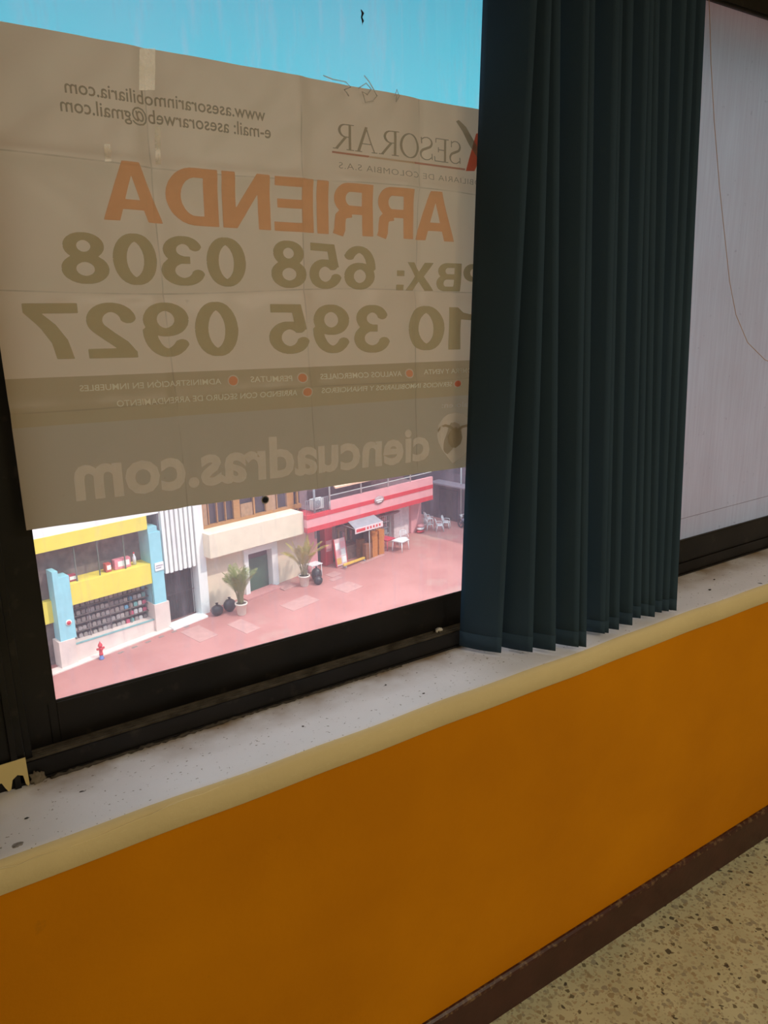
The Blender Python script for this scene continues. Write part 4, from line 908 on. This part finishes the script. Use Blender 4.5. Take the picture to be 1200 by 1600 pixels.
# grey awning
aw = place('shop_awning', -5.6, 0.0, 1.9, 'grey sloping shop awning with pale red lettered valance over the crates', 'awning')
b = B(); b.face([(-1.35, -1.9, .25), (1.05, -1.9, .25), (.85, -.2, 1.02), (-1.15, -.2, 1.02)]); b.face([(-1.35, -1.9, .22), (-1.15, -.2, .98), (.85, -.2, .98), (1.05, -1.9, .22)]); b.obj('canvas', GRY, aw)
B().box(-1.35, 1.05, -1.93, -1.9, -.08, .25).obj('valance', mt('valance_pale', (0.80, 0.62, 0.62), .7), aw)
b = B(); b.box(-1.25, -.5, -1.94, -1.93, .0, .18); 
for k in range(5): b.box(-.35 + k * .26, -.22 + k * .26, -1.94, -1.93, .02, .17)
b.obj('valance_marks', RED, aw)
B().tube([(-1.3, -1.9, .2), (-1.2, -.1, .3)], .02, 6).tube([(1.0, -1.9, .2), (.9, -.1, .3)], .02, 6).tube([(-.1, -1.85, .1), (-.1, -1.85, -2.0)], .025, 6).obj('support_arm', LGY, aw)
# crates
CRT = mt('orange_crate_plastic', (0.70, 0.26, 0.07), .5, .1, 6); CRT2 = mt('brown_crate_plastic', (0.38, 0.15, 0.07), .5, .1, 6)
def crate_mesh(mat):
    b = B(); b.box(-.24, .24, -.17, .17, 0, .02)
    for z0, z1 in ((.02, .05), (.09, .12), (.17, .20)): b.box(-.24, .24, -.17, -.155, z0, z1).box(-.24, .24, .155, .17, z0, z1).box(-.24, -.225, -.17, .17, z0, z1).box(.225, .24, -.17, .17, z0, z1)
    for x in (-.24, -.08, .06, .225): b.box(x, x + .015, -.168, -.157, 0, .2).box(x, x + .015, .157, .168, 0, .2)
    b.box(-.22, .22, -.14, .14, .02, .15)
    return b.obj('crate', mat)
first = {}
names = ['leftmost brown stack under the awning', 'second stack, brown, under the awning', 'front orange stack under the awning corner', 'rightmost orange stack beside the red table']
ordw = ['bottom', 'second from the bottom', 'third from the bottom', 'fourth from the bottom', 'fifth from the bottom', 'sixth from the bottom', 'seventh from the bottom', 'topmost']
for si, (u, y, n, mat) in enumerate(((-5.45, -.75, 6, CRT2), (-5.35, -1.25, 5, CRT2), (-4.8, -1.25, 8, CRT), (-4.2, -1.25, 8, CRT))):
    for k in range(n):
        mw = FT(u + R.uniform(-.02, .02), y, gz(u) + .012 + k * .206)
        if mat.name not in first: o = crate_mesh(mat); first[mat.name] = o
        else: o = first[mat.name].copy(); COL.objects.link(o)
        o.matrix_world = mw; tag(o, 'slatted crate, %s of the %s' % ('topmost' if k == n - 1 else ordw[k], names[si]), 'crate', 'plastic crates stacked under the grey awning')
# poster rack, yellow bar
pr = place('poster_rack', -7.2, -0.9, gz(-6.95), 'leaning rack of white and red posters beside the red pillar', 'display rack')
Mx = Matrix.Rotation(math.radians(-8), 4, 'X')
B().box(-.45, .45, -.03, .03, 0.05, 1.75, M=Mx).obj('board', mt('pinkish_board', (0.75, 0.50, 0.50), .6), pr)
for k, (x, z, c) in enumerate(((-.22, 1.3, WH), (.2, 1.35, PNK), (-.22, .8, PNK), (.2, .85, WH), (-.22, .35, mt('amber_poster', (.75, .40, .08), .6)), (.2, .4, WH))): B().box(x - .17, x + .17, -.045, -.03, z - .2, z + .2, M=Mx).obj('poster', c, pr)
B().box(-.47, -.43, -.05, .05, 0, 1.8, M=Mx).box(.43, .47, -.05, .05, 0, 1.8, M=Mx).obj('rack_frame', RED, pr)
ms = place('market_stall', -6.0, -0.1, gz(-6), 'brown goods stall in the shade beneath the grey awning', 'stall')
B().box(-.7, .7, -.3, .3, 0, .9).obj('counter', mt('stall_brown', (0.34, 0.20, 0.16), .7, .25, 5), ms); B().box(-.7, .7, .25, .3, .9, 2.1).obj('back_panel', mt('stall_back', (0.28, 0.16, 0.13), .7, .3, 6), ms)
for k in range(6): B().box(-.62 + k * .21, -.46 + k * .21, .19, .25, 1.1, 1.9 - .1 * (k % 3)).obj('hanging_goods', [mt('goods_tan', (.45, .30, .18), .7), mt('goods_dark', (.12, .09, .09), .7), mt('goods_rose', (.5, .25, .25), .7)][k % 3], ms)
yb_ = place('yellow_barrier', -6.6, -1.35, gz(-6) + .012, 'low yellow bar lying along the pavement in front of the stall', 'barrier', rz=0.06)
B().box(-.95, .95, -.07, .07, .10, .24).obj('bar', mt('traffic_yellow', (0.80, 0.48, 0.08), .5), yb_, bevel=.02); B().box(-.9, -.8, -.15, .15, 0, .1).box(.8, .9, -.15, .15, 0, .1).obj('foot', GRY, yb_)
# lattice rack right of crates
lr = place('bottle_rack', -2.4, 0.62, gz(-2.35), 'white wire lattice rack of goods behind the red and white tables', 'display rack')
b = B()
for k in range(8): b.box(-.7 + k * .2, -.67 + k * .2, -.22, -.2, 0, 1.75)
for k in range(5): b.box(-.7, .73, -.22, .2, k * .42, k * .42 + .03)
b.obj('lattice', WH, lr)
for k in range(4): B().box(-.6, .62, -.14, .14, .05 + k * .42, .05 + k * .42 + .26).obj('goods', [PNK, LGY, mt('goods_rose', (.5, .25, .25)), PNK][k], lr)
um = place('folded_parasol', -2.3, -0.35, gz(-3), 'folded grey parasol leaning horizontally above the tables', 'parasol')
B().lathe([(.02, 0), (.02, 2.15), (0, 2.2)], 8).obj('pole', LGY, um); B().blob((0.1, 0, 2.1), (.85, .16, .10), 8, 0, .12, 3).obj('canopy', mt('mauve_canvas', (.32, .2, .22), .7), um)

# ---- tables and plastic chairs
WPL = mt('white_plastic', (0.85, 0.84, 0.84), .4, .02); RPL = mt('red_plastic', (0.70, 0.06, 0.10), .4, .03)
def table(name, u, y, label, mat, rz):
    t = place(name, u, y, gz(u) + .002, label, 'table', 'plastic tables outside the red building', rz)
    B().box(-.42, .42, -.42, .42, .68, .72).box(-.38, .38, -.38, .38, .62, .68).obj('tabletop', mat, t, bevel=.01)
    for sx in (-1, 1):
        for sy in (-1, 1): B().tube([(sx * .40, sy * .40, 0), (sx * .35, sy * .35, .64)], [.022, .035], 8).obj('leg', mat, t)
    return t
table('cafe_table', -2.95, -1.9, 'white square plastic table nearest the camera outside the red building', WPL, .15)
table('cafe_table', -3.25, -0.9, 'red square plastic table behind and left of the white one', RPL, .1)
def chair(name, u, y, rz, label, mat, z=0.002, s=1.0):
    t = empty(name, FT(u, y, gz(u) + z) @ Matrix.Rotation(rz, 4, 'Z') @ Matrix.Scale(s, 4), label, 'chair', 'monobloc plastic chairs of the plaza')
    b = B(); b.prism([(-.22, -.21), (.22, -.21), (.24, .0), (.21, .22), (-.21, .22), (-.24, .0)], 'z', .42, .45); b.obj('seat', mat, t, bevel=.008)
    b = B()
    for k in range(5): x = -.15 + k * .075; b.tube([(x, .21, .44), (x * 1.08, .26, .65), (x * 1.12, .31, .84)], .016, 6)
    b.tube([(-.22, .21, .44), (-.235, .27, .66), (-.20, .32, .84), (-.10, .335, .90), (.10, .335, .90), (.20, .32, .84), (.235, .27, .66), (.22, .21, .44)], .022, 8); b.obj('backrest', mat, t)
    for sx in (-1, 1):
        B().tube([(sx * .235, .26, .64), (sx * .28, .08, .65), (sx * .27, -.17, .63), (sx * .235, -.20, .45)], .02, 8).obj('armrest', mat, t)
        B().tube([(sx * .25, -.25, 0), (sx * .21, -.19, .44)], [.02, .03], 8).obj('leg', mat, t); B().tube([(sx * .25, .30, 0), (sx * .20, .19, .44)], [.02, .03], 8).obj('leg', mat, t)
    return t
chair('plastic_chair', -1.95, -1.25, -.6, 'white plastic chair pushed against the back of the white table', WPL)
chair('plastic_chair', -3.05, -0.05, .2, 'red plastic chair between the crates and the lattice rack', RPL)
chair('plastic_chair', 1.45, -0.45, 1.2, 'white plastic chair under the corner pillar, one chair stacked on it', WPL)
chair('plastic_chair', 1.45, -0.45, 1.2, 'white plastic chair stacked on top of another by the corner pillar', WPL, .42)
chair('plastic_chair', 1.75, -1.2, .9, 'white plastic chair standing in shade in the middle, right of the stacked pair', WPL)
chair('plastic_chair', 2.65, -1.05, .5, 'white plastic chair standing in shade farthest right', WPL)
cs_ = place('cushion_stack', .55, -.45, 0, 'low pile of red and white cloth bundles against the corner pillar', 'bundle')
for k in range(3): B().blob((0, 0, 0), (.34 - .03 * k, .22, .11), 8, 0, .08, 20 + k).obj('cloth_bundle', [RED, WPL, PNK][k], cs_, loc=(.03 * k, 0, .11 + .19 * k))

# ---- dark building in shade at the right end
b0 = (6, 0, 0)
db = place('shaded_building', *b0, 'dark shaded building side beyond the white chairs, close to the blinds', 'building')
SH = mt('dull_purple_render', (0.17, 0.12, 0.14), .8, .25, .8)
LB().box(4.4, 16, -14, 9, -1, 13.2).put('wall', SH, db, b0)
for k, (y0, y1, z0, z1) in enumerate(((-.6, 1.1, .1, 2.3), (-3.4, -1.4, .1, 2.5), (-6.6, -4.4, .1, 2.5), (-3.2, -1.6, 3.6, 5.2), (-.8, .9, 3.6, 5.2))):
    LB().box(4.33, 4.42, y0, y1, z0, z1).put('shutter' if k < 3 else 'window', mt('mauve_shutter', (0.10, 0.075, 0.09), .6, .2, 3), db, b0)
LB().box(3.3, 4.4, -6.8, 1.2, 2.85, 2.95).put('door_hood', mt('hood_grey', (0.26, 0.22, 0.25), .6), db, b0)
LB().tube([(4.2, -1.1, 0), (4.2, -1.1, 6)], .05, 6).put('wall_pipe', LGY, db, b0)
mb = place('parked_motorcycle', 3.3, -2.3, 0, 'bluish parked motorcycle in the shade beyond the white chairs', 'motorcycle', rz=1.35)
MBC = mt('motor_blue_grey', (0.28, 0.30, 0.40), .4)
for x in (-.62, .62):
    b = B()
    for k in range(1): b.tube([(x + .28 * math.cos(2 * math.pi * j / 20), 0, .30 + .28 * math.sin(2 * math.pi * j / 20)) for j in range(21)], .045, 8, cap=False)
    for j in range(6): b.tube([(x, 0, .30), (x + .27 * math.cos(j * math.pi / 3), 0, .30 + .27 * math.sin(j * math.pi / 3))], .012, 5)
    b.obj('wheel', DK, mb)
B().blob((0, 0, .62), (.34, .14, .17), 8, 0, .03, 1).tube([(-.62, 0, .3), (-.3, 0, .62), (.35, 0, .66), (.62, 0, .3)], .05, 8).obj('frame', MBC, mb); B().blob((-.42, 0, .80), (.36, .13, .07), 8, 0, .02, 2).obj('seat', DK, mb)
B().tube([(.62, 0, .3), (.42, 0, .95), (.40, 0, 1.02)], .03, 8).tube([(.36, -.33, 1.03), (.42, 0, 1.0), (.36, .33, 1.03)], .02, 8).obj('handlebar', LGY, mb); B().blob((.52, 0, .88), (.10, .10, .12), 7, 0, 0, 3).obj('headlamp', WPL, mb)

# ---- potted palms
POT = mt('pale_pot', (0.80, 0.68, 0.58), .7, .06, 4)
LEAF = mt('palm_leaf', (0.20, 0.22, 0.055), .55, .35, 3); LEAFY = mt('palm_leaf_yellow', (0.42, 0.34, 0.07), .55, .3, 3)
def palm(u, y, label, seed, H_, potr, poth, leaf):
    R = random.Random(seed); t = place('potted_palm', u, y, gz(u) + .002, label, 'plant', 'potted palms on the plaza', R.uniform(0, 6))
    B().lathe([(0, 0), (potr * .66, 0), (potr * .7, .02), (potr * .93, poth * .86), (potr * 1.04, poth * .88), (potr * 1.04, poth), (potr * .9, poth), (potr * .88, poth - .07), (0, poth - .07)], 24).obj('pot', POT, t)
    B().lathe([(0, poth - .06), (potr * .9, poth - .06)], 16).obj('soil', mt('potting_soil', (0.05, 0.035, 0.03), .9), t)
    st_ = B(); lf = B()
    for k in range(26):
        a = R.uniform(0, 6.28); r0 = R.uniform(.02, potr * .5); lean = R.uniform(.15, .85); L = R.uniform(.75, 1.0) * H_
        base = Vector((r0 * math.cos(a), r0 * math.sin(a), poth - .08)); pts = []; n = 12
        for i in range(n + 1):
            s = i / n; out_ = lean * L * .62 * s ** 1.7; up = L * (s - .38 * lean * s ** 3)
            pts.append(base + Vector((math.cos(a) * out_, math.sin(a) * out_, up)))
        st_.tube(pts[:7], [.022 - .0015 * i for i in range(7)], 5); lf.tube(pts[6:], [.01 - .001 * i for i in range(7)], 4)
        side = Vector((-math.sin(a), math.cos(a), 0))
        for i in range(18):
            s = .36 + .64 * i / 17; j = min(int(s * n), n - 1); p = pts[j].lerp(pts[j + 1], s * n - j); d = (pts[j + 1] - pts[j]).normalized()
            ll = .34 * math.sin(math.pi * (.12 + .80 * (i / 17))) * .9 + .04
            for sg_ in (-1, 1):
                dirv = (side * sg_ + d * .75 + Vector((0, 0, -.12))).normalized(); tip = p + dirv * ll + Vector((0, 0, -.22 * ll)); mid = p + dirv * ll * .5; wv = d * .021
                lf.face([p - wv * .5, mid - wv, tip, mid + wv, p + wv * .5], 0)
    st_.obj('stem', mt('palm_stem', (0.22, 0.20, 0.08), .6), t); lf.obj('foliage', leaf, t)
palm(-15.52, -1.94, 'potted palm on the left, in front of the cream wall', 3, 2.5, .33, .68, LEAF)
palm(-10.75, -1.51, 'yellower potted palm on the right, between green door and red building', 8, 2.75, .34, .66, LEAFY)
# rubbish bags, side table, cards
BAG = mt('black_bag', (0.03, 0.027, 0.03), .35, .2, 8)
def bag(u, y, r, seed, label):
    t = place('rubbish_bag', u, y, gz(u), label, 'bag', 'black rubbish bags beside the palms'); b = B(); b.blob((0, 0, r[2] * .93), r, 12, 0, .07, seed); b.obj('sack', BAG, t); B().lathe([(.05, 0), (.03, .05), (.09, .15)], 10, c=(0, 0, r[2] * 1.78)).obj('knot', BAG, t)
bag(-16.4, -.9, (.34, .3, .30), 1, 'black rubbish bag lying left of the left palm pot'); bag(-15.65, -1.0, (.36, .3, .36), 2, 'black rubbish bag tucked right behind the left palm pot')
bag(-9.75, -1.45, (.33, .30, .40), 3, 'taller black rubbish bag right of the right palm pot'); bag(-10.1, -2.0, (.26, .26, .26), 4, 'lower black rubbish bag leaning on the right palm pot')
stb = place('side_table', -9.35, -.75, gz(-9.4), 'small white table behind the right palm and its bags', 'table'); B().box(-.42, .42, -.32, .32, .74, .78).obj('tabletop', WPL, stb)
for sx in (-1, 1):
    for sy in (-1, 1): B().box(sx * .36 - .02, sx * .36 + .02, sy * .26 - .02, sy * .26 + .02, 0, .74).obj('leg', WPL, stb)
